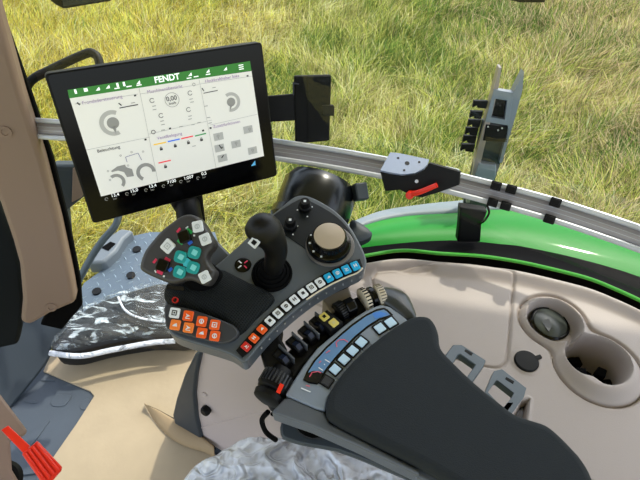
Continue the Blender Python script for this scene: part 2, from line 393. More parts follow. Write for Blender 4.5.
backc = smooth([W(a, b, CZ+.02) for a, b in BK], 24, False)
nearc = smooth([V(p) for p in ((-.12, .62, CZ), (0, .555, CZ), (.12, .49, CZ), (.22, .40, CZ), (.32, .30, CZ), (.45, .2, CZ), (.62, .10, CZ), (.80, .02, CZ))], 42, False)
NU = 420; NVv = 260
def samp(P, t): f = t*(len(P)-1); i = min(int(f), len(P)-2); return P[i].lerp(P[i+1], f-i)
rows = []
for j in range(NVv+1):
    s = j/NVv; r = []
    for i in range(NU+1):
        t = i/NU; a = samp(nearc, t); b = samp(backc, t); p = a.lerp(b, s); dist = (b-p).to_2d().length
        z = con_h(p.x, p.y)
        z += .016*math.exp(-((dist-.018)/.013)**2)-.02*(1-sst(0, .008, dist))
        r.append(V((p.x, p.y, z)))
    rows.append(r)
rows.append([p-V((0, 0, .12)) for p in rows[-1]])
rows.insert(0, [p-V((0, 0, .12)) for p in rows[0]])
con = thing('side_console', V((.3, .5, 0)), 'pale greige moulded console with two cup wells along the right window', 'console')
MB().grid(rows).build('moulded_top', CON, con, smooth_ang=60)
# console wall towards the driver
wn = V((.47, .88, -.116)).normalized(); PW = PL((-.35, .64, 0), wn)
wall = [(200, 352), (197, 372), (195, 392), (197, 415), (202, 438), (214, 457), (222, 470), (300, 545), (420, 520), (420, 330), (330, 290), (250, 285)]
def pxclip(pl, pts):                                # keep the foot of the wall on the floor
    out = []
    for p in pts:
        q = pl.h(*p)
        if q.z < 0: q = q+(V((0, 0, -1))-(-pl.n)*(V((0, 0, -1)).dot(-pl.n))).normalized()*q.z
        out.append(q)
    return out
MB().prism(pxclip(PW, wall), wn, .02, .0).build('side_panel', CONW, con, bevel=.004)
dk = [(203, 348), (196, 352), (186, 372), (178, 395), (174, 412), (176, 421), (190, 431), (203, 438), (198, 415), (196, 392), (198, 372)]
MB().prism(pxclip(PW, [(a+1, b) for a, b in dk]), wn, .03, .012).build('edge_trim', SLATE, con, bevel=.006, label='dark slate curved edge trim')
b = MB(); c = PW.h(205, 394); b.rev(c, -wn, [(.008, -.002), (.008, .003), (.006, .004), (.003, .002)], 20); b.build('screw_cover', CONW, con, label='small round white screw cover')
b = MB(); b.tube([PW.h(200, 428), PW.h(226, 421), PW.h(255, 414), PW.h(290, 409)], .0025, 8); b.build('moulded_crease', CONW, con)
c = PW.h(208, 408); b = MB(); b.rev(c, -wn, [(.013, 0), (.015, .004), (.015, .014), (.011, .02)], 7); b.build('knob', BLK, con, bevel=.002, label='black faceted knob')
# wells' fittings
z1 = CZ-.022
c1 = V((w1[0], w1[1], 0)); cc = W(550, 323, z1)
b = MB(); b.rev(cc, (.1, -.12, 1), [(.031, -.012), (.0355, -.006), (.0355, .001), (.032, .003), (.0315, .001)], 48, sy=.95); b.build('ashtray_rim', BLKG, con)
b = MB(); b.rev(cc, (.1, -.12, 1), [(.0305, -.006), (.0305, .002), (.028, .004), (.001, .0045)], 48, sy=.95); b.build('ashtray_lid', mat('smoked_lid', (66, 72, 70), .3), con, bevel=0)
b = MB(); nn = V((.1, -.12, 1)).normalized(); b.prism([cc+nn*.0046+V(q) for q in ((-.018, .003, 0), (-.002, .006, 0), (-.004, -.012, 0), (-.012, -.022, 0))], nn, .0012); b.build('lid_tab', mat('lid_tab_grey', (60, 62, 62), .5), con)
for (u, v, s_, zz) in ((581, 372, .008, CZ-.02), (601, 373, .009, CZ-.03), (590, 384, .011, CZ-.05), (575, 362, .01, CZ-.05), (608, 385, .009, CZ-.05)):
    p = W(u, v, zz); b = MB(); x_, y_, _ = basis((0, 0, 1), (math.cos(u), math.sin(u), 0)); b.box(p-V((0, 0, .012)), x_, y_, V((0, 0, 1)), (s_, s_*.8, .016)); b.build('cup_gripper', RUB, con, bevel=.002)
b = MB(); b.rev(V((w2[0], w2[1], CZ-.0785)), (0, 0, 1), [(.038, 0), (.038, .003)], 32); b.build('well_mat', RUB, con)
cx = V((cap[0], cap[1], CZ)); b = MB(); b.rev(cx, (0, 0, 1), [(.019, -.002), (.0195, .004), (.018, .006), (.002, .0065)], 40)
b.box(cx+V((.0205, .006, .004)), V((.94, .3, 0)).normalized(), V((-.3, .94, 0)).normalized(), V((0, 0, 1)), (.005, .003, .0025)); b.build('socket_cap', BLK, con, label='round black socket cap with a small tab')
b = MB(); b.prism([V((p[0], p[1], CZ-.0185)) for p in slotc], (0, 0, 1), .002); b.build('recess_window', mat('navy_gloss', (30, 34, 66), .2, var=.5, vscale=140), con, label='dark navy slot window')

# ---- seals, fender
GL = [(330, 266), (350, 259), (367, 255.5), (402, 250.5), (440, 253.5), (480, 256), (520, 262), (560, 271), (590, 279), (615, 289), (640, 300.5), (700, 330), (760, 362)]
LOW = [(330, 256), (350, 251), (367, 247), (415, 242), (460, 240.5), (500, 244), (525, 247), (580, 259), (640, 277), (700, 304), (760, 335)]
o = MB().tube([W(a, b, CZ+.012) for a, b in GL], .0035, 8).build('window_seal', mat('green_seal', (44, 150, 26), .4)); props(o, 'thin bright green edging strip along the outer rim of the console', 'edging strip')
def two(curA, curB, za, zb, n=90):
    A = smooth([W(a, b, za) for a, b in curA], 12, False); B = smooth([W(a, b, zb) for a, b in curB], 12, False)
    return [samp(A, i/n) for i in range(n+1)], [samp(B, i/n) for i in range(n+1)]
A, B = two([(a, b-1) for a, b in GL], LOW, CZ+.006, CZ-.03)
rr = [[a+V((0, 0, -.05)) for a in A], A]+[[a.lerp(b, s)+V((0, 0, -.012*math.sin(s*math.pi))) for a, b in zip(A, B)] for s in (.25, .5, .75)]+[B, [b_+V((0, 0, -.05)) for b_ in B]]
o = MB().grid(rr).build('rubber_gaiter', RUB); props(o, 'black rubber seal band between the green fender and the console', 'seal')
FZ = .73
OUT = [(322, 262), (335, 245), (350, 233), (370, 224), (402, 217), (452, 213.5), (500, 210), (560, 214), (640, 238), (700, 262), (760, 290)]
STR = [(318, 255), (332, 237), (350, 224), (380, 212), (415, 206), (452, 202), (500, 199), (560, 208), (640, 233), (700, 257), (760, 284)]
A, B = two([(a, b+1) for a, b in LOW], OUT, FZ+.012, FZ)
fen = thing('fender', W(450, 228, FZ), 'glossy green rear wheel fender outside the side window', 'fender')
rows = [[a+V((0, 0, -.06)) for a in A]]+[[a.lerp(b, s)+V((0, 0, .014*math.sin(s*math.pi))) for a, b in zip(A, B)] for s in np.linspace(0, 1, 9)]+[[b_+V((0, 0, -.05)) for b_ in B]]
MB().grid(rows).build('fender_panel', GREEN, fen, solid=.004, smooth_ang=50)
A, B = two(OUT, STR, FZ+.001, FZ-.006)
rows = [[a.lerp(b, s)+V((0, 0, .004*math.sin(s*math.pi))) for a, b in zip(A, B)] for s in np.linspace(0, 1, 4)]+[[b_+V((0, 0, -.03)) for b_ in B]]
MB().grid(rows).build('fender_lip', mat('grey_fender_lip', (120, 132, 138), .5), fen, solid=.004, label='matt grey rubber lip along the outer edge')

# ---- window glass, rail
RZ = .93
RC = [(-60, 130), (22, 128), (62, 130), (130, 132), (200, 138), (275, 149.5), (330, 158), (385, 168), (430, 177.5), (480, 190), (520, 200.5), (560, 212), (600, 225), (640, 239), (700, 262), (760, 288)]
railc = smooth([W(a, b, RZ) for a, b in RC], 8, False)
def offs(P, d, z=None, lean=0):
    out = []
    for i, p in enumerate(P):
        t = (P[min(i+1, len(P)-1)]-P[max(i-1, 0)]); t.z = 0; t.normalize(); nrm = V((-t.y, t.x, 0)); q = p+nrm*d
        if z is not None: q = V((q.x, q.y, z))
        out.append(q)
    return out
struct(MB().grid([offs(railc, .03, .80), offs(railc, .05, 1.1), offs(railc, .075, 1.5), offs(railc, .09, 2.0)]).build('window_1', GLASS))
left = [p for p in railc if p.x < .02]
struct(MB().grid([offs(left, .03, .06), offs(left, .03, .45), offs(left, .03, .797)]).build('window_2', GLASS))
rail = thing('accessory_rail', W(400, 170, RZ), 'long curved silver aluminium rail crossing the side window', 'rail')
def sweep(P, prof):                                 # prof: (outward, up)
    rows = []
    for a, b_ in prof: rows.append([q+V((0, 0, b_)) for q in offs(P, a)])
    return rows
# profile faces up and towards the driver
tn = V((0, -.72, .69))
RF = lambda d, h: (d*.62-h*.78, d*.78+h*.62)
pr = [RF(*q) for q in ((-.0215, -.012), (-.0215, .004), (-.0190, .006), (-.0140, .006), (-.0120, .004), (-.0115, .0), (.0115, 0), (.0120, .004), (.0140, .006), (.0195, .006), (.0215, .004), (.0215, -.012), (-.0215, -.012))]
MB().grid(sweep(railc, pr)).build('rail_profile', ALU, rail, smooth_ang=25)
MB().grid(sweep(railc, [RF(-.0113, .0006), RF(.0113, .0006)])).build('rail_groove', ALUD, rail, solid=.001)
gr = MB()
for k in (-.0035, .0035): gr.grid(sweep(railc, [RF(k, .0012), RF(k+.0008, .0012)]))
gr.build('rail_line', ALU, rail, solid=.0006)
b = MB(); b.rev(PL(W(40, 128, RZ), (0, -.78, .62)).h(36, 128, .0012), (0, -.78, .62), [(.0075, 0), (.0075, .001)], 18); b.build('slot_hole', BLKM, rail)
# rail direction frame near a pixel
def railframe(u, v):
    c = W(u, v, RZ); i = min(range(len(railc)), key=lambda k: (railc[k]-c).length); t = (railc[min(i+1, len(railc)-1)]-railc[i-1]).normalized()
    nrm = V((-t.y, t.x, 0)); f = (V((0, 0, 1))*.62-nrm*.78).normalized(); up = t.cross(f)*-1
    if up.z < 0: up = -up
    return t, f, up
for i, (u, v, lab) in enumerate(((496, 186, 'upper black clip on the rail, nearest the tall grey bracket'), (511, 189.5, 'upper black clip on the rail, second right of the tall bracket'), (492.5, 202.5, 'lower black clip on the rail beside the bracket cable'), (505.5, 206, 'lower black clip on the rail, second right of the cable'),
                  (555, 202.5, 'upper black clip of the lone pair on the rail right of centre'), (549, 219, 'lower black clip of the lone pair on the rail right of centre'))):
    t, f, up = railframe(u, v); c = D(u, v, (W(u, v, RZ)-CAM).length/ray(u, v).length-.004)
    c = PL(W(u+(-4 if lab[0] == 'u' else 4), v+(9 if lab[0] == 'u' else -8), RZ), f).h(u, v)+f*.010
    cl = thing('rail_clip', c, lab, 'clip', 'black cable clips on the rail')
    MB().box(c, t, up, f, (.0088, .0075, .006)).build('clip_body', BLKM, cl, bevel=.0015)
    MB().box(c+f*.007, t, up, f, (.006, .005, .0015)).build('clip_cap', BLK, cl, bevel=.0008)
t, f, up = railframe(452, 168); c = PL(W(448, 182, RZ), f).h(452, 170)+f*.006
o = MB().box(c, t, up, f, (.0125, .004, .006)).build('slot_nut', mat('white_plastic', (215, 222, 226), .4), bevel=.001); props(o, 'small white block seated on the upper edge of the rail', 'block')

# ---- bracket with red clamp lever
br = thing('mount_bracket', W(420, 178, RZ), 'black angled mounting bracket with red clamp lever on the rail', 'bracket')
PB = PL(W(405, 165, RZ+.04), (0, -.25, 1))
top = [(390, 153), (398, 153.5), (429, 160), (428, 164), (424, 169), (415, 174), (402, 175), (391, 173.5), (380, 171)]
MB().prism(px(PB, top), PB.n, .002, .002).build('top_plate', mat('brushed_blue_steel', (118, 132, 158), .5), br, bevel=.0006, label='blue-grey top plate with holes')
t, f, up = railframe(420, 178)
PF = PL(PB.h(402, 174), (f.x*.9-.1, f.y, .35))
MB().prism(px(PF, [(380, 171.5), (385, 191), (400, 190), (412, 196), (422, 197.5), (440, 192), (459, 185), (460, 172), (429, 163), (424, 170), (414, 175), (402, 176)]), PF.n, .0, .012).build('side_plate', BLKM, br, bevel=.001)
hb = MB()
for (u, v, r) in ((407, 164, .0042), (398, 158.8, .0022), (419, 162.8, .0022), (404, 171, .0022)): hb.rev(PB.h(u, v), PB.n, [(r, .0015), (r, .0026)], 16)
hb.build('bolt_hole', BLKM, br)
b = MB(); b.tube([PF.h(411, 194, .008), PF.h(420, 192, .016), PF.h(437, 185, .018)], lambda s: .0052-.001*s, 12); b.rev(PF.h(411, 194), PF.n, [(.007, 0), (.007, .012), (.005, .014)], 20)
b.build('clamp_lever', RED, br, label='red clamp lever')
b = MB(); b.rev(PF.h(417, 181), PF.n, [(.003, 0), (.003, .004)], 8); b.build('bolt', ALU, br)

# ---- tall exterior bracket with teeth
tb = thing('work_bracket', W(468, 240, FZ), 'tall grey channel bracket with black teeth standing on the fender', 'bracket')
PT = PL((.36, .90, .9), (-.12, -1, .18))
MB().prism(px(PT, [(482, 120), (508, 123), (505, 150), (487, 205), (482, 240), (457, 240), (463, 205), (474, 160)]), PT.n, 0, .012).build('post', mat('dark_teal_steel', (38, 52, 56), .4), tb, bevel=.002)
b = MB(); b.prism(px(PT, [(498, 66), (500.5, 66), (497, 88), (480, 160), (469, 200), (465.5, 200), (476, 150)]), PT.n, .012, .012); b.build('side_plate', mat('lit_plate', (160, 150, 150), .35, metal=.4), tb, label='thin pale left side plate')  # pinkish pale tone paints the light falling on this plate
b = MB(); b.prism(px(PT, [(522.5, 70), (521, 88), (513, 118), (507, 138), (501, 160), (498, 160), (506, 130), (511, 92)]), PT.n, .014, .012); b.build('side_plate', STL, tb, label='blue-grey right side plate')
o_ = px(PT, [(494, 89), (513, 92), (508, 125), (485, 121)], off=.012); i_ = px(PT, [(494.5, 98), (507, 100), (504.5, 119), (491, 116.5)], off=.012)
MB().ringprism(o_, i_, PT.n, .004, .012).build('front_frame', STL, tb, bevel=.0006)
MB().prism(px(PT, [(485, 122), (508, 125), (506, 140), (482, 138)]), PT.n, .014, .0).build('cover_box', BLKM, tb, bevel=.001)
MB().prism(px(PT, [(493, 97), (508, 99), (505, 120), (490, 117)]), PT.n, .006, .0).build('backing', BLKG, tb)
b = MB(); [b.rev(PT.h(u, v, .0145), PT.n, [(.0018, 0), (.0018, .002)], 8) for u, v in ((488, 126.5), (502, 128), (498, 130))]; b.build('screws', ALU, tb)
for (y_, xl, xr) in ((104, 472, 487), (114.4, 469, 482), (123, 467, 480), (131, 464.4, 477.5), (139, 462, 475.6), (147.5, 460, 474)):
    MB().prism(px(PT, [(xl+1.5, y_-4), (xr+1, y_-3.5), (xr-1, y_+4), (xl+5, y_+3), (xl+5, y_+.5), (xl, y_+3)]), PT.n, .005, .005).build('tooth', BLKM, tb, bevel=.001)
MB().prism(px(PT, [(478, 160), (495, 162), (495, 172), (492, 178), (475, 176), (474, 172)]), PT.n, .016, 0).build('cover_plate', STL, tb, bevel=.002, label='small grey screwed plate')
PT2 = PL(W(468, 239, FZ+.035), (0, -1, .2)); MB().prism(px(PT2, [(459, 204), (486, 208), (484, 214), (480, 222), (479, 239), (456, 239), (458, 222)]), PT2.n, .012, .01).build('foot', BLKM, tb, bevel=.003)
MB().tube([PT2.h(487, 205, .02), PT2.h(489, 213, .02), PT2.h(484, 221, .02), PT2.h(478, 224, .012)], .0022, 8).build('cable', RUB, tb)

# ================================================================== FRONT PILLAR AND OUTSIDE LEFT
PP = PL((-.62, .86, .93), (.25, -1, .17))
struct(MB().prism(px(PP, [(-60, -120), (-40, -120), (0, 17), (22, 95), (43, 160), (60, 225), (72, 280), (76, 303), (50, 314), (30, 326), (20, 323), (22, 300), (19, 265), (12, 240), (0, 205), (-60, 60)]), PP.n, 0, .05).build('trim_1', BEI, bevel=.012, seg=3))
PPb = PL((-.62, .90, .93), (.25, -1, .17))
struct(MB().prism(px(PPb, [(-36, -120), (-24, -120), (3, 17), (31, 95), (53, 160), (69, 225), (80, 280), (82, 306), (62, 330), (40, 325), (60, 290), (0, 60)]), PPb.n, 0, .02).build('trim_2', RUB, bevel=.004))
b = MB(); b.rev(PP.h(5, 132), PP.n, [(.013, -.002), (.013, .003), (.007, .003), (.006, .001)], 24); o = b.build('trim_plug', BEI); props(o, 'round beige plug in the upper part of the pillar trim', 'plug')
b = MB(); b.rev(PP.h(51, 307), PP.n, [(.013, -.002), (.013, .003), (.007, .003), (.006, .001)], 24); o = b.build('trim_plug', BEI); props(o, 'round beige plug at the foot of the pillar trim', 'plug')
PK = PL((-.75, .80, .4), (.3, -1, .3))
o = slab('dashboard_panel', PL(D(0, 270, 1.25), (.35, -1, .3)), [(-80, 150), (-5, 195), (3, 215), (14, 242), (21, 266), (24, 300), (22, 326), (18, 345), (-5, 350), (-80, 370)], .05, mat('near_black_teal', (6, 12, 15), .7, spec=.2), bevel=.01)
props(o, 'near-black panel left of the beige pillar', 'panel')
# grey kick panel
PKP = PL(W(48, 362, .05), (.55, -.55, .62))
kp = slab('kick_panel', PKP, [(-60, 340), (0, 316), (22, 308), (46, 305), (72, 296), (84, 312), (54, 345), (48, 362), (12, 407), (-20, 440), (-60, 440)], .03, SLATE, bevel=.008, k=3); props(kp, 'slate grey moulded kick panel below the beige pillar', 'panel')
# mirror arm tube
ma = thing('tube_frame', D(32, 113, 1.3), 'bent black tube loop outside, beside the monitor top left corner', 'tube arm')
MB().tube([D(45, 175, 1.32), D(36, 135, 1.32), D(29, 108, 1.32), D(26, 92, 1.32), D(32, 80, 1.32), D(50, 70, 1.32), D(85, 54, 1.32), D(94, 54, 1.32), D(99, 61, 1.32), D(102, 80, 1.32)], .0115, 14).build('tube', BLK, ma)
PBk = PL(D(65, 185, 1.32), (.1, -1, .3))
MB().prism(px(PBk, [(50, 165), (72, 165), (84, 160), (92, 180), (84, 197), (66, 211), (70, 262), (78, 300), (70, 300), (60, 250)], 0), PBk.n, 0, .04).build('hinge_body', SLATE, ma, bevel=.006)
MB().prism(px(PBk, [(73, 168), (86, 162), (90, 182), (82, 197), (72, 202)], 0), PBk.n, .004, 0).build('hinge_cover', BEI, ma, bevel=.002, label='beige cover plate')
# handrail
hr = MB().tube([D(122, 200, 1.75), D(119, 214, 1.75), D(115, 226, 1.75), D(103, 240, 1.75), D(92, 256, 1.76), D(80, 278, 1.78), D(70, 300, 1.8)], .0125, 14).build('handrail', TUBE); props(hr, 'bent grey steel handrail tube outside, below the monitor', 'handrail')
# step platform with tread pattern
sz = -.08
stp = thing('step_platform', W(125, 265, sz), 'blue-grey chequer plate step outside, left of the keypad grip', 'step')
STEEL = mat('galvanised_plate', (86, 100, 114), .5, metal=.1, var=.1, vscale=10)
pl = PL(W(120, 265, sz), (0, 0, 1))
b = MB(); b.prism(px(pl, [(70, 312), (84, 283), (105, 268), (124, 238), (150, 232), (215, 232), (235, 300), (160, 330), (80, 335)]), (0, 0, 1), 0, .03)
b.build('plate', STEEL, stp)
b = MB(); xa, ya = V((.8, .6, 0)), V((-.6, .8, 0)); lo = W(80, 330, sz)
pg = [(p.x, p.y) for p in px(pl, [(70, 312), (84, 283), (105, 268), (124, 238), (150, 232), (215, 232), (235, 300), (160, 330), (80, 335)])]
for i in range(-30, 30):
    for j in range(-30, 30):
        c = pl.h(150, 280)+xa*(i*.036)+ya*(j*.036)
        if sdf_poly((c.x, c.y), pg) > -.015: continue
        d_ = xa if (i+j) % 2 else ya; e_ = ya if (i+j) % 2 else xa
        b.add([c-d_*.015, c-e_*.0045, c+d_*.015, c+e_*.0045, c+V((0, 0, .004))], [(0, 1, 4), (1, 2, 4), (2, 3, 4), (3, 0, 4)])
b.build('tread_pattern', mat('lit_tread_steel', (126, 142, 156), .35, metal=.2), stp)  # paler than the plate, so relief shading is painted into the treads
for (u, v) in ((97, 292), (131, 276), (137, 250)):
    b = MB(); b.rev(W(u, v, sz), (0, 0, 1), [(.018, 0), (.018, .008)], 12); b.build('drain_plug', BLKM, stp)
b = MB(); b.prism([p+V((0, 0, .0)) for p in px(pl, [(90, 271), (96, 258), (112, 244), (124, 236), (136, 238), (127, 246), (120, 258), (107, 270)])], (0, 0, 1), .05, .02); b.build('toe_board', mat('grey_block', (104, 112, 120), .5), stp, bevel=.012)
b = MB(); b.prism([p+V((0, 0, .051)) for p in px(pl, [(105, 256), (114, 250), (119, 252), (112, 259)])], (0, 0, 1), .002); b.build('slot', RUB, stp)

# ---- floor sheet, recess
def sheet_z(p): return .004+.004*noise.noise(V((p.x*6, p.y*6, 0)))+.003*noise.noise(V((p.x*17, p.y*17, 3)))
PS = PL((0, 0, .004), (0, 0, 1))
sheet = [(52, 352), (43, 371), (90, 391), (94, 396), (76, 424), (53, 457), (40, 485), (20, 560), (300, 620), (300, 500), (232, 470), (205, 445), (201, 437), (172, 421), (176, 405), (184, 380), (196, 352), (210, 330), (120, 330)]
b = MB(); b.prism(px(PS, sheet), (0, 0, 1), .0, .009)
fs = thing('floor_sheet', W(120, 420, 0), 'large beige cardboard sheet covering the cab floor', 'floor sheet')
b.build('sheet', SHEET, fs, bevel=.002)
# lifted flap
P1 = [W(a, b_, .01) for a, b_ in ((145, 404.5), (152, 417), (162, 430), (175, 441), (190, 448), (204, 452), (215, 458))]
P2 = [W(a, b_, .035) for a, b_ in ((145, 404.5), (158, 410), (172, 418), (184, 425), (194, 431), (201, 436), (214, 446))]
A = smooth(P1, 6, False); B = smooth(P2, 6, False)
MB().grid([[a.lerp(b_, s)+V((0, 0, .008*math.sin(s*3.14))) for a, b_ in zip(A, B)] for s in np.linspace(0, 1, 6)]).build('lifted_flap', SHEETB, fs, solid=.002, label='curled-up flap cut in the sheet')
A2 = [W(a, b_, .0085) for a, b_ in ((144, 403.5), (158, 409.5), (172, 417), (184, 424), (194, 430), (202, 436), (215, 446), (216, 450), (195, 436), (172, 422), (156, 412))]
MB().prism(A2, (0, 0, 1), .0005).build('slit', RUB, fs, label='dark slit along the flap')
# mouldings on the exposed dark floor
fm = thing('floor_mat', W(60, 410, 0), 'slate grey moulded floor mat in the gap of the beige sheet', 'mat')
PM = PL((0, 0, -.004), (0, 0, 1))
MB().prism(px(PM, [(40, 368), (98, 388), (100, 400), (60, 470), (20, 475), (-10, 420)]), (0, 0, 1), 0, .008).build('mat_base', FLOORM, fm)
for q in ([(51, 402), (57, 395), (70, 395.5), (71, 398), (65, 406), (53, 406.5)], [(80, 406), (85, 399.5), (90, 400), (88, 409), (82, 410)], [(23, 401), (30, 403.5), (38, 403), (34, 400.5)], [(40, 380.5), (46, 381.5), (55, 381), (50, 379.5)]):
    MB().prism(px(PM, q, 2), (0, 0, 1), .003, 0).build('raised_pad', FLOORM, fm, bevel=.001)
MB().prism(px(PM, [(22, 440), (48, 420), (50, 421), (38, 438), (30, 447)]), (0, 0, 1), .003, 0).build('raised_rib', FLOORM, fm, bevel=.001)

# ---- wrapped black mats by the door
wp = thing('wrapped_mat', W(115, 325, .1), 'folded black mat wrapped in clear film on the floor below the step', 'wrapped mat')
PWr = PL(W(110, 325, .12), (.05, -.1, 1))
outl = [(52, 348), (66, 328), (86, 308), (115, 295), (145, 286), (168, 282), (195, 290), (215, 320), (190, 335), (150, 336), (110, 342), (75, 350)]
MB().dome(px(PWr, [(a, b_+2) for a, b_ in outl], 4), PWr.n, .02, down=.09, disp=lambda p: .006*noise.noise(p*14)).build('black_bundle', mat('black_bundle', (5, 5, 6), .6), wp)
MB().dome(px(PWr, outl, 6), PWr.n, .032, rings=26, down=.05, disp=lambda p: .020*abs(noise.noise(V((p.x*9+p.y*6, p.y*22, 1))))+.012*abs(noise.noise(p*30))).build('clear_film', FILM2, wp, smooth_ang=70, label='crinkled transparent film')
MB().tube([PWr.h(118, 297, .03), PWr.h(125, 310, .045), PWr.h(140, 318, .045), PWr.h(165, 322, .04)], .004, 8).build('film_fold', FILM, wp)
b = MB(); b.tube([PWr.h(50, 353, .0), PWr.h(80, 356, .0), PWr.h(112, 350, .0), PWr.h(150, 343, .0), PWr.h(175, 341, .0)], .009, 12); b.build('film_roll', FILM, wp, label='rolled whitish film edge')

# ---- steering column foot and red pedal
PC = PL(D(15, 440, .95), (.5, -.3, .8))
cc_ = thing('column_cover', D(0, 470, 1.0), 'beige steering column cover at the lower left corner', 'cover')
MB().prism(px(PC, [(-70, 330), (-20, 375), (0, 394), (28, 431), (24, 436), (10, 440), (12, 470), (30, 500), (-70, 560)]), PC.n, 0, .03).build('cover_shell', BEI, cc_, bevel=.006)
pd = thing('tilt_pedal', D(30, 460, .9), 'bright red ribbed foot pedal in the lower left corner', 'pedal')
PDl = PL(D(30, 455, .9), (.35, -.35, .87))
MB().prism(px(PDl, [(1, 430), (8, 425.5), (30, 446), (24, 454)]), PDl.n, 0, .006).build('pedal_arm', RED, pd, bevel=.001)
MB().prism(px(PDl, [(22, 454), (37.5, 441), (62, 467), (61, 471), (48, 486), (40, 480)]), PDl.n, .004, .008).build('pedal_plate', RED, pd, bevel=.0015)
for k in range(4):
    f_ = (k+.5)/4; a = V((22+15.5*f_+1, 454-13*f_+1, 0)); b_ = V((44+17*f_-1, 484-16*f_, 0))
    MB().tube([PDl.h(a.x, a.y, .006), PDl.h(b_.x, b_.y, .006)], .0032, 8, 0).build('pedal_rib', RED, pd)
b = MB(); b.rev(D(4, 480, 1.0), (.3, -.3, .9), [(.03, 0), (.036, .01), (.03, .02), (.012, .024)], 28); b.build('round_knob', BLK, cc_, label='black round knob')

# ================================================================== MONITOR
k_ = .80
mq = [(44, 74), (262, 42), (277.5, 176), (93, 224)]
R_ = [ray(*q) for q in mq]
Am = np.array([list(R_[0]), list(-R_[1]), list(R_[2])]).T; dd = np.linalg.solve(Am, np.array(list(R_[3])))
MP = [CAM+R_[0]*(k_*dd[0]), CAM+R_[1]*(k_*dd[1]), CAM+R_[2]*(k_*dd[2]), CAM+R_[3]*k_]
ex = (MP[1]-MP[0]); ey = (MP[0]-MP[3]); mn = ex.cross(ey).normalized(); mx_ = ex.normalized(); my_ = mn.cross(mx_)
PMn = PL(MP[0], mn)
mon = thing('monitor', (MP[2]+MP[3])/2, 'large black touchscreen terminal with green header bar on its arm', 'monitor')
pts, = [[PMn.h(*q) for q in mq]]
def roundpoly(P, r, n=5):
    out = []; k = len(P)
    for i in range(k):
        a = (P[i-1]-P[i]).normalized(); c = (P[(i+1) % k]-P[i]).normalized()
        for j in range(n+1):
            t = j/n; p0 = P[i]+a*r; p1 = P[i]+c*r; out.append(p0*(1-t)**2+P[i]*2*t*(1-t)+p1*t*t)
    return out
MB().prism(roundpoly(pts, .007), mn, 0, .022).build('housing', BLK, mon, bevel=.002, seg=3)
cpt = sum(pts, V((0, 0, 0)))/4
inn = [p+(cpt-p).normalized()*.004 for p in pts]
MB().prism(roundpoly(inn, .006), mn, .0008, 0).build('glass_front', mat('screen_glass', (3, 3, 4), .12, spec=.2), mon)
bk = [cpt+(p-cpt)*.8 for p in pts]; MB().prism(bk, mn, -.021, .045).build('rear_housing', BLK, mon, bevel=.008)
sc = PMn.up(.0009)
def each(name, m, parent, fs):
    for f_ in fs: bb = MB(); f_(bb); bb.build(name, m, parent)
def scr(name, polys, m, h=.0002, parent=None):
    b = MB()
    for p in polys: b.prism([sc.h(*q) for q in p], mn, h)
    return b.build(name, m, parent or mon)
dsp = scr('display', [[(69.2, 97), (251.5, 71), (264, 156), (101, 196.5)]], SCRW)
sc = PMn.up(.0011)
hdr = scr('header_bar', [[(67.5, 90), (250, 61), (251.4, 70.6), (69.2, 98.4)]], SCRG)
# screen mapping: unit square -> pixels by bilinear over the display area
Q = [sc.h(69.2, 98.4), sc.h(251.4, 70.6), sc.h(264, 156), sc.h(101, 196.5)]
def su(a, b_): return (Q[0]*(1-a)+Q[1]*a)*(1-b_)+(Q[3]*(1-a)+Q[2]*a)*b_+mn*.0003
def at(u, v): return sc.h(u, v)+mn*.0003
sc = PMn.up(.0014)
text('FENDT', at(167, 78.3)+mn*.0003, mx_, my_, mn, .0125, SCRT, hdr, 'brand_lettering', bold=.025)
def hx(u, v, w, h): each('status_icon', SCRT, hdr, [lambda B: B.box(at(u, v)+mn*.0003, mx_, my_, mn, (w/2*.0015, h/2*.0015, .0001))])
for (u, v) in ((75.5, 91.5), (117.5, 85), (124, 84)): hx(u, v, 2, 4)
hx(85.7, 89.8, 3.5, 3.2)
def tri(u, v):
    c = at(u, v)+mn*.0003; each('status_icon', SCRT, hdr, [lambda B: B.prism([c+mx_*.003-my_*.002, c+mx_*.003+my_*.003, c-mx_*.003-my_*.002], mn, .0002)])
for (u, v) in ((97.5, 89), (107.5, 87), (138, 82.5), (189.7, 74.5), (207.5, 71.2), (225, 69)): tri(u, v)
for (u, v) in ((117, 88.2), (129, 86.3), (139, 85), (189, 78), (196, 76.5), (208, 74.2)): hx(u, v, 5, 1)
for k in (-1, 0, 1): hx(241+k*.3, 67+k*2, 5.5, .9)
b = MB()                                       # panel divider lines
def line(u0, v0, u1, v1, w=.0006, B_=None):
    a, c = at(u0, v0), at(u1, v1); d_ = (c-a).normalized(); s_ = mn.cross(d_)*w/2
    (B_ or b).prism([a-s_, c-s_, c+s_, a+s_], mn, .0002)
line(139, 88, 158, 182); line(199, 79.5, 216, 168); line(86, 150, 150, 137); line(149, 134, 212, 120); line(210, 125, 258, 114); line(75, 104, 138, 94); line(140, 94, 199, 84.5); line(200, 84, 252, 76)
b.build('divider_lines', SCRH, dsp)
for a_ in ((119.5, 108, 138, 104.5, .0014), (203.5, 93.2, 217.5, 90.4, .0012)): each('scale_bar', SCRK, dsp, [lambda B: line(*a_, B)])
for a_ in ((118.5, 103, 121.5, 105.5, .0016), (204, 91, 201.8, 88, .0014), (77, 102.5, 80, 104.8, .0022), (219, 145, 221.5, 148.5, .0018), (221.5, 158, 223.5, 155, .0018)): each('arm_icon', SCRK, dsp, [lambda B: line(*a_, B)])
for (u, v) in ((135, 95.3), (247.5, 76), (170, 128.5), (145.5, 139.5), (222, 147.5), (210.5, 128), (203, 130.5)): each('panel_icon', SCRK, dsp, [lambda B: B.box(at(u, v), mx_, my_, mn, (.0016, .0014, .0001))])
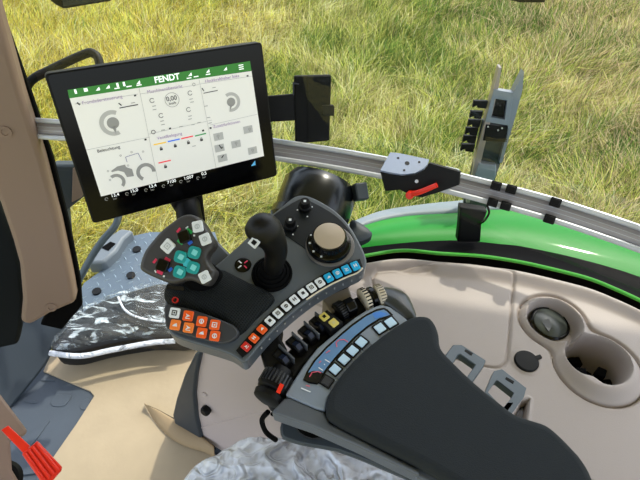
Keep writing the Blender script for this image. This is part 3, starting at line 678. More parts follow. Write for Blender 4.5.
def circ(u, v, r0, r1, a0=0, a1=360, B_=None, n=28):
    c = at(u, v); A = [math.radians(a0+(a1-a0)*i/n) for i in range(n+1)]
    o_ = [c+mx_*(r1*math.cos(a))+my_*(r1*math.sin(a)) for a in A]; i__ = [c+mx_*(r0*math.cos(a))+my_*(r0*math.sin(a)) for a in A]
    for k in range(n): B_.prism([o_[k], o_[k+1], i__[k+1], i__[k]], mn, .0002)
for (u, v, s_, flip) in ((113, 123, 1, 0), (231, 102, .82, 1)):
    b = MB(); circ(u, v, .0130*s_, .0192*s_, 60 if not flip else -110, 290 if not flip else 120, b); b.build('dial_ring', SCRH, dsp)
    b = MB(); circ(u, v, .0, .0087*s_, 0, 360, b); b.prism([at(u, v)-mx_*.003*s_-my_*.005*s_, at(u, v)+mx_*.003*s_-my_*.005*s_, at(u+(3.5 if not flip else -1.5), v+12*s_)], mn, .0002); b.build('dial_hub', SCRL, dsp)
b = MB(); circ(172, 99.8, .0105, .0112, 0, 360, b); b.build('speed_ring', SCRL, dsp)
for (u, v) in ((161.3, 149.2), (175.3, 146.2), (188.5, 143), (201.5, 140), (165.6, 167)):
    def lk(B):
        c = at(u, v); B.box(c, mx_, my_, mn, (.0022, .0016, .0001)); o_ = [c+my_*.0014+mx_*(.0018*math.cos(a))+my_*(.0028*math.sin(a)) for a in np.linspace(0, math.pi, 9)]; i_ = [c+my_*.0014+mx_*(.0010*math.cos(a))+my_*(.0018*math.sin(a)) for a in np.linspace(0, math.pi, 9)]
        for k in range(8): B.prism([o_[k], o_[k+1], i_[k+1], i_[k]], mn, .0002)
    each('lock_icon', SCRK, dsp, [lk])
for (u, v) in ((152, 100.5), (190, 93), (161, 115.5), (188.5, 109.5)): each('gear_icon', mat('screen_mid_grey', (100, 100, 100), .4), dsp, [lambda B: circ(u, v, .0028, .0037, 30, 330, B)])
each('drop_icon', SCRK, dsp, [lambda B: circ(153.3, 132, .0024, .0033, 0, 360, B)]); each('drop_icon', SCRL, dsp, [lambda B: circ(193.8, 84.5, .0018, .0025, 0, 360, B)])
for (u, v) in ((154, 106), (154.5, 109.5), (191, 99), (192, 102), (162, 121), (163, 124.5), (190, 116), (190, 119), (163, 130), (181, 126.5), (193, 124.5), (199, 122.5), (194, 146), (133, 102.8), (214, 87.5), (206, 106), (208.5, 117.5), (210, 123)): each('value_line', SCRL, dsp, [lambda B: B.box(at(u, v), mx_, my_, mn, (.0028, .0005, .0001))])
text('0,00', at(171.5, 98.5), mx_, my_, mn, .0098, SCRK, dsp, 'speed_reading'); text('km/h', at(172.5, 103.2), mx_, my_, mn, .0055, SCRK, dsp, 'speed_unit')
LAV = mat('screen_lavender_text', (160, 140, 175), .4, emit=.25)
for s_, u, v in (('Frontladersteuerung', 82, 103.2), ('Maschinenübersicht', 147, 92.2), ('Heckkraftheber links', 205, 81.5), ('Ventilbelegung', 157, 138.5), ('Zusatzfunktionen', 213, 127)): text(s_, at(u, v), mx_, my_, mn, .0068, LAV, dsp, 'panel_title', 'LEFT')
text('Beleuchtung', at(97, 151.5), mx_, my_, mn, .0068, SCRK, dsp, 'panel_title', 'LEFT')
for (m_, a) in ((SCRY, (153.5, 144.8, 166, 142.2)), (SCRB, (167.8, 141.6, 179.6, 139)), (SCRR, (181.2, 138.7, 193, 136)), (mat('screen_green_bar', (30, 140, 70), .4, emit=.4), (195, 136, 206, 133.3)), (SCRR, (158.5, 163, 170.8, 160.2))):
    b = MB(); line(*a, .0019, b); b.build('valve_bar', m_, dsp)
# tractor drawing
b = MB(); circ(146, 172, .0095, .0150, -10, 235, b, 30); circ(116.5, 182, .0085, .0134, -50, 120, b, 24); b.prism([at(*q) for q in ((111, 171), (117, 166.5), (125, 164.5), (126, 167), (132, 169), (134, 176), (127, 177), (124, 172), (118, 170.5), (112, 172))], mn, .0002); b.build('tractor_drawing', SCRL, dsp)
b = MB(); LB = SCRK; line(127, 162, 125.5, 157, .0008, b); line(125.5, 157, 138, 153, .0008, b); line(138, 153, 141.5, 160, .0008, b)
b.build('cab_outline', mat('screen_outline', (120, 115, 150), .4, emit=.2), dsp)
for (u, v) in ((120.5, 155.5), (131.5, 152), (143, 151.5), (108, 171), (110, 180), (128, 165.5)): each('lamp_icon', SCRL, dsp, [lambda B: circ(u, v, .0010, .0016, 0, 360, B, 10)])
for (u, v) in ((218.5, 136.5), (248, 129.5), (219.5, 148), (236, 144), (222.5, 158), (252.5, 150.5)): each('function_tile', SCRH, dsp, [lambda B: B.box(at(u, v), mx_, my_, mn, (.0082, .0062, .0001))])
for (u, v) in ((218, 136), (249.5, 129), (236, 143), (252.5, 150)): each('tile_icon', SCRL, dsp, [lambda B: (circ(u, v, .0012, .0024, 0, 360, B, 12), B.box(at(u, v)-my_*.003, mx_, my_, mn, (.0006, .0018, .0003)))])
for (u, v) in ((106.5, 199), (127, 193.8), (146, 190), (163.5, 186), (181, 181.5), (198, 178)): each('footer_icon', SCRL, mon, [lambda B: circ(u, v, .0019, .0027, 0, 300, B, 12)])
for s_, u, v in (('13,4', 115, 196), ('15,0', 134, 191.5), ('13,4', 152.5, 187), ('7100', 171.5, 182.5), ('1:007', 188.5, 178.5), ('0,5', 204, 174.5)): text(s_, at(u, v-1), mx_, my_, mn, .0075, SCRT, mon, 'footer_number'); text('bar', at(u, v+2.6), mx_, my_, mn, .0046, SCRL, mon, 'footer_unit')
b = MB(); b.prism([at(251, 166), at(255, 160.5), at(255.5, 165)], mn, .0002); b.build('footer_arrow', mat('light_blue_print', (90, 170, 215), .4, emit=.4), mon)
# monitor stand
MB().tube([D(186, 178, .97), D(187, 195, .95), D(189, 215, .92), D(196, 240, .90), D(210, 262, .89)], .023, 16).build('support_arm', BLK, mon)
MB().prism(px(PL(D(195, 200, .93), mn), [(170, 180), (201, 176), (203, 197), (206, 222), (182, 222), (172, 206)]), mn, 0, .03).build('arm_bracket', BLKM, mon, bevel=.003)

# ---- phone in folding case
ph = thing('phone_holder', D(312, 140, .95), 'closed black phone case held on a bracket right of the monitor', 'phone holder')
PHn = V((.12, -.93, .34)); PH = PL(D(312, 110, .95), PHn)
cs = [PH.h(*q) for q in ((294, 76), (331.5, 75), (329.5, 141), (295.5, 144))]
MB().prism(roundpoly(cs, .004), PH.n, 0, .014).build('case', mat('black_leather', (5, 6, 6), .6, bump=.3, bscale=600, spec=.2), ph, bevel=.003, seg=3)
MB().prism(roundpoly([PH.h(*q) for q in ((307.5, 76.5), (330.5, 76), (328.8, 140), (307.8, 142))], .003), PH.n, .0015, 0).build('cover_flap', mat('black_leather', (15, 16, 16), .5), ph, bevel=.0008)
MB().prism([PH.h(*q, .002) for q in ((322, 105), (333.5, 105), (334.5, 107), (334, 116), (322, 115))], PH.n, .002, .008).build('clasp', BLKM, ph, bevel=.001)
MB().prism([PH.h(*q) for q in ((262, 97), (297, 94), (297, 121), (262, 123))], PH.n, -.004, .012).build('holder_arm', BLKM, ph, bevel=.002)
MB().prism([PH.h(*q, .0) for q in ((292.5, 82), (299, 83), (299, 84.5), (294, 84), (294, 95), (292.5, 95))], PH.n, .003, .002).build('upper_grip', BLKG, ph)

# ---- drum behind the deck
dr = thing('drum_housing', D(318, 235, 1.0), 'large black drum-shaped lamp housing behind the rotary knob deck', 'lamp housing')
ax = (V((.30, .75, .48))).normalized(); c = D(313, 210, .98)
b = MB(); b.rev(c, ax, [(.05, -.040), (.072, -.038), (.077, -.032), (.077, -.018), (.072, -.014), (.074, .0), (.074, .045), (.064, .062), (.03, .07)], 64); b.build('drum_body', mat('satin_black', (10, 14, 18), .25), dr, smooth_ang=35)
c2 = D(360, 192, .95); x_, y_, n_ = basis((.3, -.6, .7), (1, .2, 0))
MB().box(c2, x_, y_, n_, (.0125, .0165, .012)).build('clamp_knob', SLATE, dr, bevel=.003)
MB().tube([D(340, 202, .98), c2], .007, 10, 0).build('clamp_stem', BLK, dr)
MB().dome(px(PL(D(360, 232, .97), (0, -.4, 1)), [(350, 222), (358, 222), (372, 233), (366, 240), (350, 243)], 3), (0, -.4, 1), .008, down=.02).build('bracket_foot', SLATE, dr)

# ================================================================== CONTROL DECK
DN = V((.02, -.2, .98)).normalized(); PD = PL(D(290, 260, .75), DN)
dk = thing('control_console', PD.h(280, 300, -.05), 'dark grey control deck with joystick, rotary knob and coloured keys', 'control console')
deck = [(165, 312), (166, 290), (172, 279), (200, 275), (213, 267), (240, 244), (262, 222), (276, 211), (292, 198), (300, 195), (309, 196), (322, 202), (337, 212), (350, 226), (360, 243), (366, 257), (366, 265), (360, 272), (340, 281), (316, 295), (290, 315), (266, 338), (250, 357), (243, 362), (230, 354), (205, 346), (182, 339), (169, 331)]
MB().prism(px(PD, deck, 3), DN, 0, .034).build('deck_shell', DECK, dk, bevel=.006, seg=4)
MB().prism([p+(PD.h(270, 285)-p)*.10 for p in px(PD, deck, 3)], DN, -.02, .045).build('deck_underside', BLK, dk, bevel=.004)
# black mount from deck to armrest
MB().prism(px(PD.up(-.035), [(258, 345), (272, 330), (283, 325), (281, 338), (288, 350), (283, 368), (266, 372)]), DN, 0, .03).build('deck_mount', BLKM, dk, bevel=.004)
MB().prism(px(PD.up(-.05), [(322, 298), (348, 284), (353, 300), (332, 313)]), DN, 0, .10).build('deck_post', mat('taupe_post', (128, 118, 104), .5), dk, bevel=.003, label='taupe post under the deck')
# dark knob panel
kpn = MB().prism(px(PD, [(272, 218), (288, 206), (300, 199.5), (306, 199.5), (330, 212), (345, 225), (354, 240), (352, 252), (340, 261), (320, 260), (301, 246), (279, 231)], 3), DN, .0015, 0).build('knob_panel', mat('dark_panel', (16, 22, 28), .35, spec=.3), dk, bevel=.0008)
rc = PD.h(330, 246, .001); x_, y_, n_ = basis(DN, (1, 0, 0))
b = MB(); b.rev(rc, DN, [(.0375, 0), (.0375, .002), (.0365, .0035), (.034, .004)], 64); rkb = b.build('rotary_base', mat('ring_grey', (104, 100, 96), .3), dk, label='pale grey knob base ring')
prof = [(.0335, .002), (.034, .008), (.0315, .012), (.0270, .013), (.0262, .015), (.0258, .026), (.0243, .028)]
b = MB(); b.rev(rc-V((.002, 0, 0)), DN, prof, 64); knob = b.build('rotary_knob', BLKG, dk)
b = MB(); b.rev(rc+DN*.027-V((.002, 0, 0)), DN, [(.0238, 0), (.0228, .002), (.001, .0035)], 48); b.build('knob_cap', FINISH, knob, label='shiny taupe knob cap')
b = MB()
for a in (2.3, 2.75, 3.25, 3.8, 4.3):
    p = rc-V((.002, 0, 0))+DN*.0125+x_*(.0292*math.cos(a))+y_*(.0292*math.sin(a)); b.box(p, x_, y_, DN, (.0016, .0014, .0005))
b.build('ring_symbols', PWH, knob)
b = MB()
for a in np.linspace(0, 6.28, 30, False):
    p = rc-V((.002, 0, 0))+DN*.020+x_*(.0259*math.cos(a))+y_*(.0256*math.sin(a)); b.box(p, x_*math.cos(a)+y_*math.sin(a), y_*math.cos(a)-x_*math.sin(a), DN, (.0006, .0012, .005))
b.build('knob_grip', BLK, knob)
for (u, v) in ((305, 208), (290.5, 226.5)):
    c = PD.h(u, v, .001); b = MB(); b.rev(c, DN, [(.011, 0), (.0105, .006), (.0085, .008), (.0080, .016), (.007, .018)], 28); q = b.build('small_knob', BLK, dk)
    b = MB(); b.box(c+DN*.0182, x_, y_, DN, (.002, .002, .0004)); b.build('knob_symbol', PWH, q)
b = MB()
for (u, v) in ((297.5, 210), (312, 207), (307.5, 216.5), (283, 230), (297.5, 226), (293, 234.5)): b.box(PD.h(u, v, .0016), x_, y_, DN, (.0011, .0011, .0004))
b.build('dial_marks', PWH, kpn)
# decal disc with four arrows
c = PD.h(243, 265); b = MB(); b.rev(c, DN, [(.0125, 0), (.0125, .0012), (.011, .0016)], 32); dc = b.build('decal_disc', BLKG, dk)
for i, a in enumerate((.8, 2.4, 3.9, 5.5)):
    p = c+DN*.0018+x_*(.006*math.cos(a))+y_*(.006*math.sin(a)); e = x_*math.cos(a)+y_*math.sin(a); g = DN.cross(e)
    MB().box(p, e, g, DN, (.003, .0009, .0003)).build('arrow_mark', PNKP if i in (0, 3) else PWH, dc)
# joystick
jb = PD.h(272, 274); b = MB()
b.rev(jb, DN, [(.0300, -.001), (.0300, .003), (.0275, .0045), (.0260, .003), (.0245, .007), (.0225, .0085), (.021, .007), (.0195, .012), (.0175, .013), (.0165, .012), (.015, .018), (.012, .02)], 48); b.build('joystick_boot', RUB, dk, smooth_ang=50)
jp = [PD.h(273, 270, .012), PD.h(274.5, 262, .03), D(276, 251, .70), D(273, 241, .685), D(266.5, 232, .672), D(259, 225, .663), D(255, 219.5, .660), D(252.5, 216, .659)]
jr = [(.0135, .014), (.0145, .015), (.0165, .017), (.0185, .019), (.0235, .023), (.0225, .022), (.0165, .0165), (.004, .004)]
P_ = smooth(jp, 4, False); rings = []
for i, p in enumerate(P_):
    d_ = (P_[min(i+1, len(P_)-1)]-P_[max(i-1, 0)]).normalized(); x1, y1, _ = basis(d_, (1, .2, 0)); f_ = i/4; i0 = min(int(f_), len(jr)-2); s_ = f_-i0
    ra = jr[i0][0]*(1-s_)+jr[i0+1][0]*s_; rb = jr[i0][1]*(1-s_)+jr[i0+1][1]*s_
    rings.append([p+x1*(ra*math.cos(a))+y1*(rb*math.sin(a)) for a in np.linspace(0, 2*math.pi, 24, False)])
js = MB().loft(rings).build('joystick_grip', mat('joystick_black', (5, 5, 6), .45, spec=.3, bump=.2, bscale=900), dk, sub=1, smooth_ang=80)
jn = (CAM-D(255, 240, .65)).normalized(); jn = (jn+V((-.15, 0, .1))).normalized(); PJ = PL(D(254, 242, .652), jn)
s1 = sq(PJ, 254, 242.5, 40, 9, 9, b=.1); MB().prism(s1[0], jn, .0012, .006).build('logo_key', WHT, js, label='white square key with dark emblem')
s1 = sq(PJ.up(.0013), 254, 242.5, 40, 4.6, 4.6, b=.1); MB().prism(s1[0], jn, .0004).build('logo_emblem', BLKM, js)
PJ2 = PL(D(270, 236, .655), jn); b = MB(); [b.box(PJ2.h(u, v), V((1, 0, 0)), V((0, .7, .7)), jn, (.0016, .0008, .002)) for u, v in ((269, 235), (272, 233.5), (270.5, 237.5))]; b.build('thumb_marks', PWH, js)

# palm rest mound
GP = PL(PD.h(220, 300), (0, -.32, .95))
mound = [(165, 300), (167, 285), (180, 281), (200, 284), (213, 277), (222, 271), (236, 277), (252, 285), (268, 292), (275, 300), (268, 309), (256, 320), (246, 331), (236, 336), (222, 326), (200, 318), (180, 312)]
MB().dome(px(PD, mound, 3), (0, -.1, 1), .021, rings=10, pw=1.9, down=.002).build('palm_rest', DOTS, dk, smooth_ang=60)
# small readout and red mark
PR = PL(PD.h(174, 292, .022), (-.05, -.45, .88))
slab('mini_display', PR, [(167, 284.5), (184, 287), (184, 291), (167, 289)], .002, LCDK, dk, up=.001)
b = MB(); c = PR.h(175, 300); xk, yk, nk = basis(PR.n, (1, 0, 0)); b.ringprism([c+xk*(.0042*math.cos(a))+yk*(.0042*math.sin(a)) for a in np.linspace(0, 6.28, 18, False)], [c+xk*(.003*math.cos(a))+yk*(.003*math.sin(a)) for a in np.linspace(0, 6.28, 18, False)], PR.n, .001, .004); b.build('red_ring_mark', REDK, dk)
# orange keypad panel
KP = PL(PD.h(200, 330, .014), (-.03, -.50, .87))
kpd = slab('keypad_panel', KP, [(164.5, 305), (175, 306), (190, 309), (205, 314), (220, 319.5), (233, 325.5), (238, 333), (233, 340), (222, 343.5), (205, 340.5), (185, 335), (168, 329), (165, 322)], .02, mat('keypad_grey', (50, 52, 57), .45), dk, k=3, bevel=.002)
keys = [(175, 313, WHT, 'frame', SCRK), (188.5, 316, ORG, 'arrow', PWH), (202, 321.5, ORG, 'loop', PWH), (215, 325, ORG, 'frame', PWH), (175.6, 325, mat('amber_keys', (244, 128, 50), .35), 'wedge', PWH), (188.8, 327.8, mat('amber_keys', (0, 0, 0)), 'arrow', PWH), (202, 333, ORG, 'wedge', PWH), (215, 336, ORG, 'loop', PWH)]
for (u, v, m_, ic, im) in keys: key(KP, u, v, 8, 10.2, 10.2, .0028, m_, kpd, icon=ic, iconmat=im, label='white key' if m_ is WHT else None)
# key strip
ctr = [(237.5, 356.5), (246.3, 347), (254, 338.5), (262, 329.6), (270, 321.3), (278, 313.8), (286.2, 306.7), (294.5, 300), (303, 293.8), (311.5, 288), (320, 282.8), (328.6, 278), (337.4, 273.8), (346.2, 269.9), (355.2, 266.3), (364, 263)]
SA = []; SB = []
for i in range(0, len(ctr)):
    a, c = ctr[max(i-1, 0)], ctr[min(i+1, len(ctr)-1)]; d_ = V((c[0]-a[0], c[1]-a[1], 0)).normalized(); n2 = V((-d_.y, d_.x, 0)); p = V((ctr[i][0], ctr[i][1], 0))
    SA.append(p+n2*6); SB.append(p-n2*5.6)
SA[0] = V((242.5, 358, 0)); SB[0] = V((236, 351, 0)); SA[-1] = V((362.5, 267, 0)); SB[-1] = V((360, 259, 0))
stp_ = MB().prism(px(PD, [(p.x, p.y) for p in SA+SB[::-1]]), DN, .0018, 0).build('key_strip', BLKM, dk, bevel=.0006)
PSg = PD.up(.0018); cols = [REDK, ORG, ORG]+[WHT]*7+[CYAN]*4
for i in range(14):
    a, c = ctr[i], ctr[i+2]; an = math.degrees(math.atan2(c[1]-a[1], c[0]-a[0])); u, v = ctr[i+1]
    m_ = cols[i]; key(PSg, u, v, an, 7.4, 9.0, .0026, m_, stp_, icon=('frame', 'loop', 'bars', 'block')[i % 4] if m_ is WHT else ('arrow', 'bars', 'wedge', 'loop')[i % 4], iconmat=SCRK if m_ is WHT else PWH, label={'white_keys': 'white key', 'cyan_keys': 'cyan key'}.get(m_.name))
b = MB(); b.tube([PD.h(p.x, p.y+1, .001) for p in SA[8:]], .0012, 8); b.build('strip_edging', CRM, dk, label='bright edge line below the cyan keys')
b = MB()
for i in range(2, 15, 1):
    p = PD.h(SA[i].x+3.2, SA[i].y+5.2, -.006); b.box(p, V((1, 0, 0)), V((0, .7, .7)), V((0, -.7, .7)), (.0008, .0012, .0025))
b.build('fascia_marks', mat('dim_print', (130, 132, 134), .5), dk)

# multifunction pod
PN = V((-.12, -.62, .77)).normalized(); PO = PL(D(180, 250, .685), PN)
pod = [(139, 268), (140.5, 259), (145, 249), (152, 240), (160, 231), (169, 223.5), (180, 216), (189, 214), (197, 217), (203, 224), (208, 233), (213, 242), (212, 248), (207, 254), (206, 260), (210, 267), (214, 272), (212, 279), (207, 285.5), (201, 285), (192, 281), (184, 281), (172, 284), (158, 279.5), (144, 273)]
pd_ = MB().prism(px(PO, pod, 3), PN, 0, .026).build('multifunction_grip', POD, dk, bevel=.007, seg=4)
MB().tube([PO.h(188, 262, -.024), PD.h(200, 275, .02), PD.h(212, 285, .0)], .024, 18).build('grip_neck', RUB, dk)
MB().prism(px(PL(D(218, 250, .76), (.1, -.5, .85)), [(204, 238), (214, 237), (232, 256), (224, 266), (212, 268), (205, 256)]), (.1, -.5, .85), 0, .03).build('arm_joint', MG, dk, bevel=.004)
PO1 = PO.up(.0003)
for (u, v, an, w, lab) in ((168.3, 246.3, 42, 11.5, 'white key'), (198, 226.7, -12, 10.5, 'white key'), (205.5, 239.3, -22, 10.5, 'white key'), (205, 277, -28, 10.5, 'white key')):
    key(PO1, u, v, an, w, w*1.05, .003, WHT, pd_, icon='frame' if an == 42 else 'loop', iconmat=mat('faint_print', (186, 192, 194), .5), label=lab)
MB().prism(px(PO1, [(183, 260), (188, 258), (194, 263), (190, 268), (184, 266)]), PN, .0022, 0).build('key_bridge', mat('cyan_bridge', (60, 190, 205), .3), pd_)
for (u, v) in ((181, 257), (194.6, 252.6), (193.4, 267.6), (180, 272)):
    q = key(PO1, u, v, 15, 12.5, 12, .0030, TEAL, pd_, b=.6, label='teal key'); key(PO1.up(.003), u, v, 30, 5.5, 5.5, .0006, TEALL, q, name='key_window')
for (u, v) in ((163.7, 265.5), (185.2, 237)):
    q = key(PO1, u, v, -22 if u > 180 else 20, 11.5, 11.5, .006, BLKG, pd_, name='thumb_wheel', b=.35)
for (u, v, an, w, h, m_) in ((155, 261, -50, 5, 2.4, PNKP), (178.7, 230.3, -50, 5, 2.4, PNKP), (189.5, 231, 40, 6.5, 3, GRNP), (180.3, 242, 40, 6.5, 3, GRNP), (190.3, 242.8, -40, 4.5, 3, BLUP), (167.6, 259.5, 30, 6, 3, PNKP), (159.8, 272.3, 25, 6.5, 3.2, PNKP), (170.5, 269.5, -40, 4.5, 3, BLUP), (194.2, 235.5, 0, 1.8, 1.8, PWH), (164, 276.3, 0, 1.8, 1.8, PWH), (187, 227.5, -40, 3, 1.2, PWH), (155.5, 271.5, 60, 3, 1.2, PWH)):
    s1 = sq(PO1, u, v, an, w, h, b=.2); MB().prism(s1[0], PN, .0006, .0005).build('colour_mark', m_, pd_)

# ================================================================== ARMREST
AN = V((0, -.06, 1)).normalized(); PA = PL(W(430, 400, .885), AN)
ar = thing('armrest', PA.h(400, 400, -.1), 'padded dark grey armrest with blue display and lever bank', 'armrest')
body = [(286, 394), (294, 380), (303, 366), (317, 348), (340, 328.5), (355, 317), (366, 310), (381, 304), (389, 306), (401, 314), (412, 320), (430, 324), (440, 340), (441, 354), (474, 388), (510, 414), (545, 428), (566, 446), (582, 465), (600, 500), (560, 560), (460, 497), (420, 475), (360, 446), (312, 425), (271, 411), (277, 403)]
MB().prism(px(PA, body), AN, -.010, .032).build('armrest_shell', MG, ar, bevel=.004, seg=3)
padp = [(326, 408), (329, 396), (337, 383), (348, 369), (364, 353), (384, 337), (402, 325), (414, 319.5), (427, 320), (434, 327), (438, 338), (440, 351), (452, 365), (474, 386), (495, 403), (512, 416), (528, 422), (543, 427), (555, 436), (568, 449), (580, 463), (590, 482), (600, 520), (560, 545), (500, 515), (448, 484), (420, 468), (360, 438), (330, 421)]
MB().prism(px(PA, padp, 3), AN, .014, .016).build('armrest_pad', PAD, ar, bevel=.011, seg=5)
pnl = [(285, 394.5), (294, 380), (303, 366), (317, 348), (340, 328.5), (355, 317), (366, 310), (381, 304), (390, 306.5), (401, 314), (410, 322), (385, 338), (364, 354), (348, 370), (337, 384), (328, 398), (325, 410), (316, 408)]
PA0 = PL(PA.o+AN*.002, AN)
MB().prism(px(PA0, pnl), AN, 0, .012).build('control_panel', mat('panel_blue_grey', (128, 138, 150), .32), ar, bevel=.0025)
MB().prism(px(PA0, [(284, 397), (290, 396), (324, 411), (330, 422), (420, 469), (420, 475), (360, 446), (312, 425), (271, 411)]), AN, -.003, .02).build('side_rail', MG, ar, bevel=.003)
PA1 = PA0.up(.0004)
lo_ = [(303, 380), (307, 371), (314, 360), (326, 347), (341, 333.5), (352, 324), (366, 314.5), (376, 309.5), (384, 307.8), (388, 310), (393, 315), (390, 317), (380, 320), (369, 327), (356, 337.5), (346, 348), (336, 359), (328, 369), (320.5, 382), (317, 384.5), (308, 383)]
MB().prism(px(PA1, lo_), AN, .0006, .001).build('display_border', BLKG, ar)
mid = V((345, 345, 0)); inn_ = [(305.2, 379), (309, 371), (315.5, 361.2), (327, 348.5), (341.5, 335.5), (352.8, 326), (366.5, 316.3), (376, 311.5), (383.5, 309.8), (386.5, 311.5), (390, 314.8), (387.5, 315.8), (379, 318.4), (368, 325.2), (355, 335.8), (344.5, 346.6), (334.6, 357.6), (326.5, 367.8), (319.5, 378)]
PA2 = PA1.up(.0008)
lcd = MB().prism(px(PA2, inn_), AN, .0005).build('blue_display', LCD, ar)
MB().prism(px(PA2.up(.0006), [(304.2, 380), (308, 373), (313, 371), (319, 371.5), (323, 373), (320, 381), (317, 383.5), (309, 382)]), AN, .0004, .0005).build('dark_display_end', LCDK, lcd)
MB().prism(px(PA2.up(.0006), [(372, 313.5), (380, 311.5), (388, 314), (382, 317), (375, 318.5)]), AN, .0004).build('display_icon', mat('lcd_mid_blue', (50, 120, 200), .3), lcd)
b = MB()
def al(u0, v0, u1, v1, w, B_, off=.0012):
    a, c = PA2.h(u0, v0, off), PA2.h(u1, v1, off); d_ = (c-a).normalized(); s_ = AN.cross(d_)*w/2; B_.prism([a-s_, c-s_, c+s_, a+s_], AN, .0003)
al(325, 359.5, 330, 362.5, .0014, b); al(318.5, 367.5, 323, 370.5, .0014, b); al(324, 364, 325, 365, .001, b); al(301, 388, 310.5, 392, .0014, b, .0); b.build('white_scale_marks', PWH, lcd)
b = MB(); 
for (a_, c_) in (((336, 342.5), (339, 340)), ((339, 340), (344, 339.5)), ((344, 339.5), (348, 342)), ((326, 353), (330, 350.5)), ((319, 363), (321, 361)), ((309.5, 377), (312, 372.5)), ((312, 372.5), (318, 371.5)), ((318, 371.5), (321, 373)), ((336, 342.5), (337, 347)), ((306, 385.5), (310, 386.5))): al(*a_, *c_, .0012, b, .0013)
b.build('red_scale_marks', mat('salmon_print', (225, 90, 110), .4), lcd)
an_ = -46
for (u, v, m_) in ((361.3, 342.3, ICE), (352.5, 350.8, ICE), (344, 359.6, ICE), (335, 369.5, ICE), (327, 381.6, DG), (380, 328.3, ICE), (390.6, 322.6, ICE)):
    an_ = -46 if u < 370 else -32; 
    if u == 327: an_ = -55
    q = key(PA1, u, v, an_, 11.8, 11.8, .0016, BLKM, ar, name='key_bezel', b=.15); key(PA1.up(.0016), u, v, an_, 8.6, 8.6, .0014, m_, q, name='key_cap', b=.12)
    n2 = V((math.sin(math.radians(-an_)), math.cos(math.radians(an_)), 0)); s1 = sq(PA1, u+n2.x*9.2, v+n2.y*8.6, an_, 10.5, 4.5, b=.2)
    MB().prism(s1[0], AN, .0012).build('key_marker', MG, ar)
# front cowl
MB().dome(px(PL(PA.o-AN*.004, AN), [(372, 292), (382, 288), (394, 289), (405, 294), (411, 302), (417, 320), (408, 322), (398, 316), (386, 307), (378, 303)], 3), (.1, -.1, 1), .012, rings=8, down=.05).build('front_cowl', mat('satin_cowl', (50, 54, 55), .3), ar)
# lever housing
PLv = PL(PA.o-AN*.012, AN)
MB().prism(px(PLv, [(264, 392), (270, 374), (282, 356), (296, 343), (309, 332), (320, 322), (333, 309), (350, 299), (368, 292), (384, 291), (386, 303), (366, 310), (341, 328), (318, 348), (303, 366), (294, 380), (285, 396), (270, 402)]), AN, 0, .04).build('lever_housing', BLKM, ar, bevel=.004)
for (u, v) in ((282.5, 361.5), (295.5, 348.5), (307.5, 337.5), (318.5, 328)):
    c = PLv.h(u, v); e = (PLv.h(u+8, v-7)-c).normalized(); g = AN.cross(e)
    lv = MB(); prof = [(-.015, .002), (-.013, .012), (-.005, .017), (.004, .012), (.012, .015), (.016, .007), (.016, 0), (-.015, 0)]
    lv.prism([c+g*a+AN*b_-e*.006 for a, b_ in prof], e, .012, 0); q = lv.build('valve_lever', BLK, ar, bevel=.0015)
    MB().prism([c+g*a+AN*b_-e*.0035 for a, b_ in ((-.0115, .0133), (-.005, .018), (.003, .0138), (.003, .011), (-.0115, .011))], e, .007, 0).build('lever_inlay', mat('navy_inlay', (24, 34, 58), .3), q)
    MB().box(c+e*.0085+AN*.01, e, g, AN, (.0012, .016, .008)).build('lever_divider', mat('divider_grey', (84, 88, 94), .4), ar, bevel=.0006)
YP = PL(PLv.o+AN*.022, AN)
q = MB().prism(px(YP, [(316, 318), (327, 309.5), (343, 322), (331, 331)]), AN, .0, .016).build('key_block', BLKM, ar, bevel=.001)
for (u, v) in ((324.2, 317), (333.7, 323)): key(YP, u, v, -38, 7.5, 8, .0016, YEL, q, icon='block', iconmat=BLKM if u < 330 else mat('pale_print', (200, 190, 130), .5), label='yellow key')
def wheel(u, v, off, r, w, m_, teeth, name, ax_px, tm=None, lab=None):
    c = PLv.h(u, v, off); e = (PLv.h(u+ax_px[0], v+ax_px[1], off)-c).normalized(); b = MB()
    b.rev(c-e*(w/2), e, [(r*.86, 0), (r, w*.12), (r, w*.88), (r*.86, w)], 40); o = b.build(name, m_, ar, label=lab)
    g = MB(); x1, y1, _ = basis(e)
    for a in np.linspace(0, 6.283, teeth, False): d_ = x1*math.cos(a)+y1*math.sin(a); g.box(c+d_*r, e, e.cross(d_), d_, (w*.36, r*.05, r*.05))
    g.build('wheel_ribs', tm or m_, o); return o
wheel(341, 311.5, .002, .016, .016, BLK, 26, 'thumb_wheel', (8, -5), DG)
c = PLv.h(349, 305, .012); e = (PLv.h(357, 301, .012)-c).normalized(); g = AN.cross(e); MB().prism([c+g*a+AN*b_-e*.008 for a, b_ in ((-.016, -.012), (-.014, .004), (-.004, .012), (.008, .008), (.014, -.012))], e, .016, 0).build('black_lever', BLKG, ar, bevel=.002)
wheel(365, 300, .006, .019, .010, CRM, 22, 'thumb_wheel', (8, -3.5), BLKM, 'cream ribbed wheel')
wheel(372, 298, .002, .018, .008, BLKG, 4, 'wheel_spacer', (8, -3))
wheel(380, 296.5, .006, .019, .012, CRM, 26, 'thumb_wheel', (8, -2.5), mat('rib_grey', (120, 112, 98), .4), 'cream ribbed wheel')
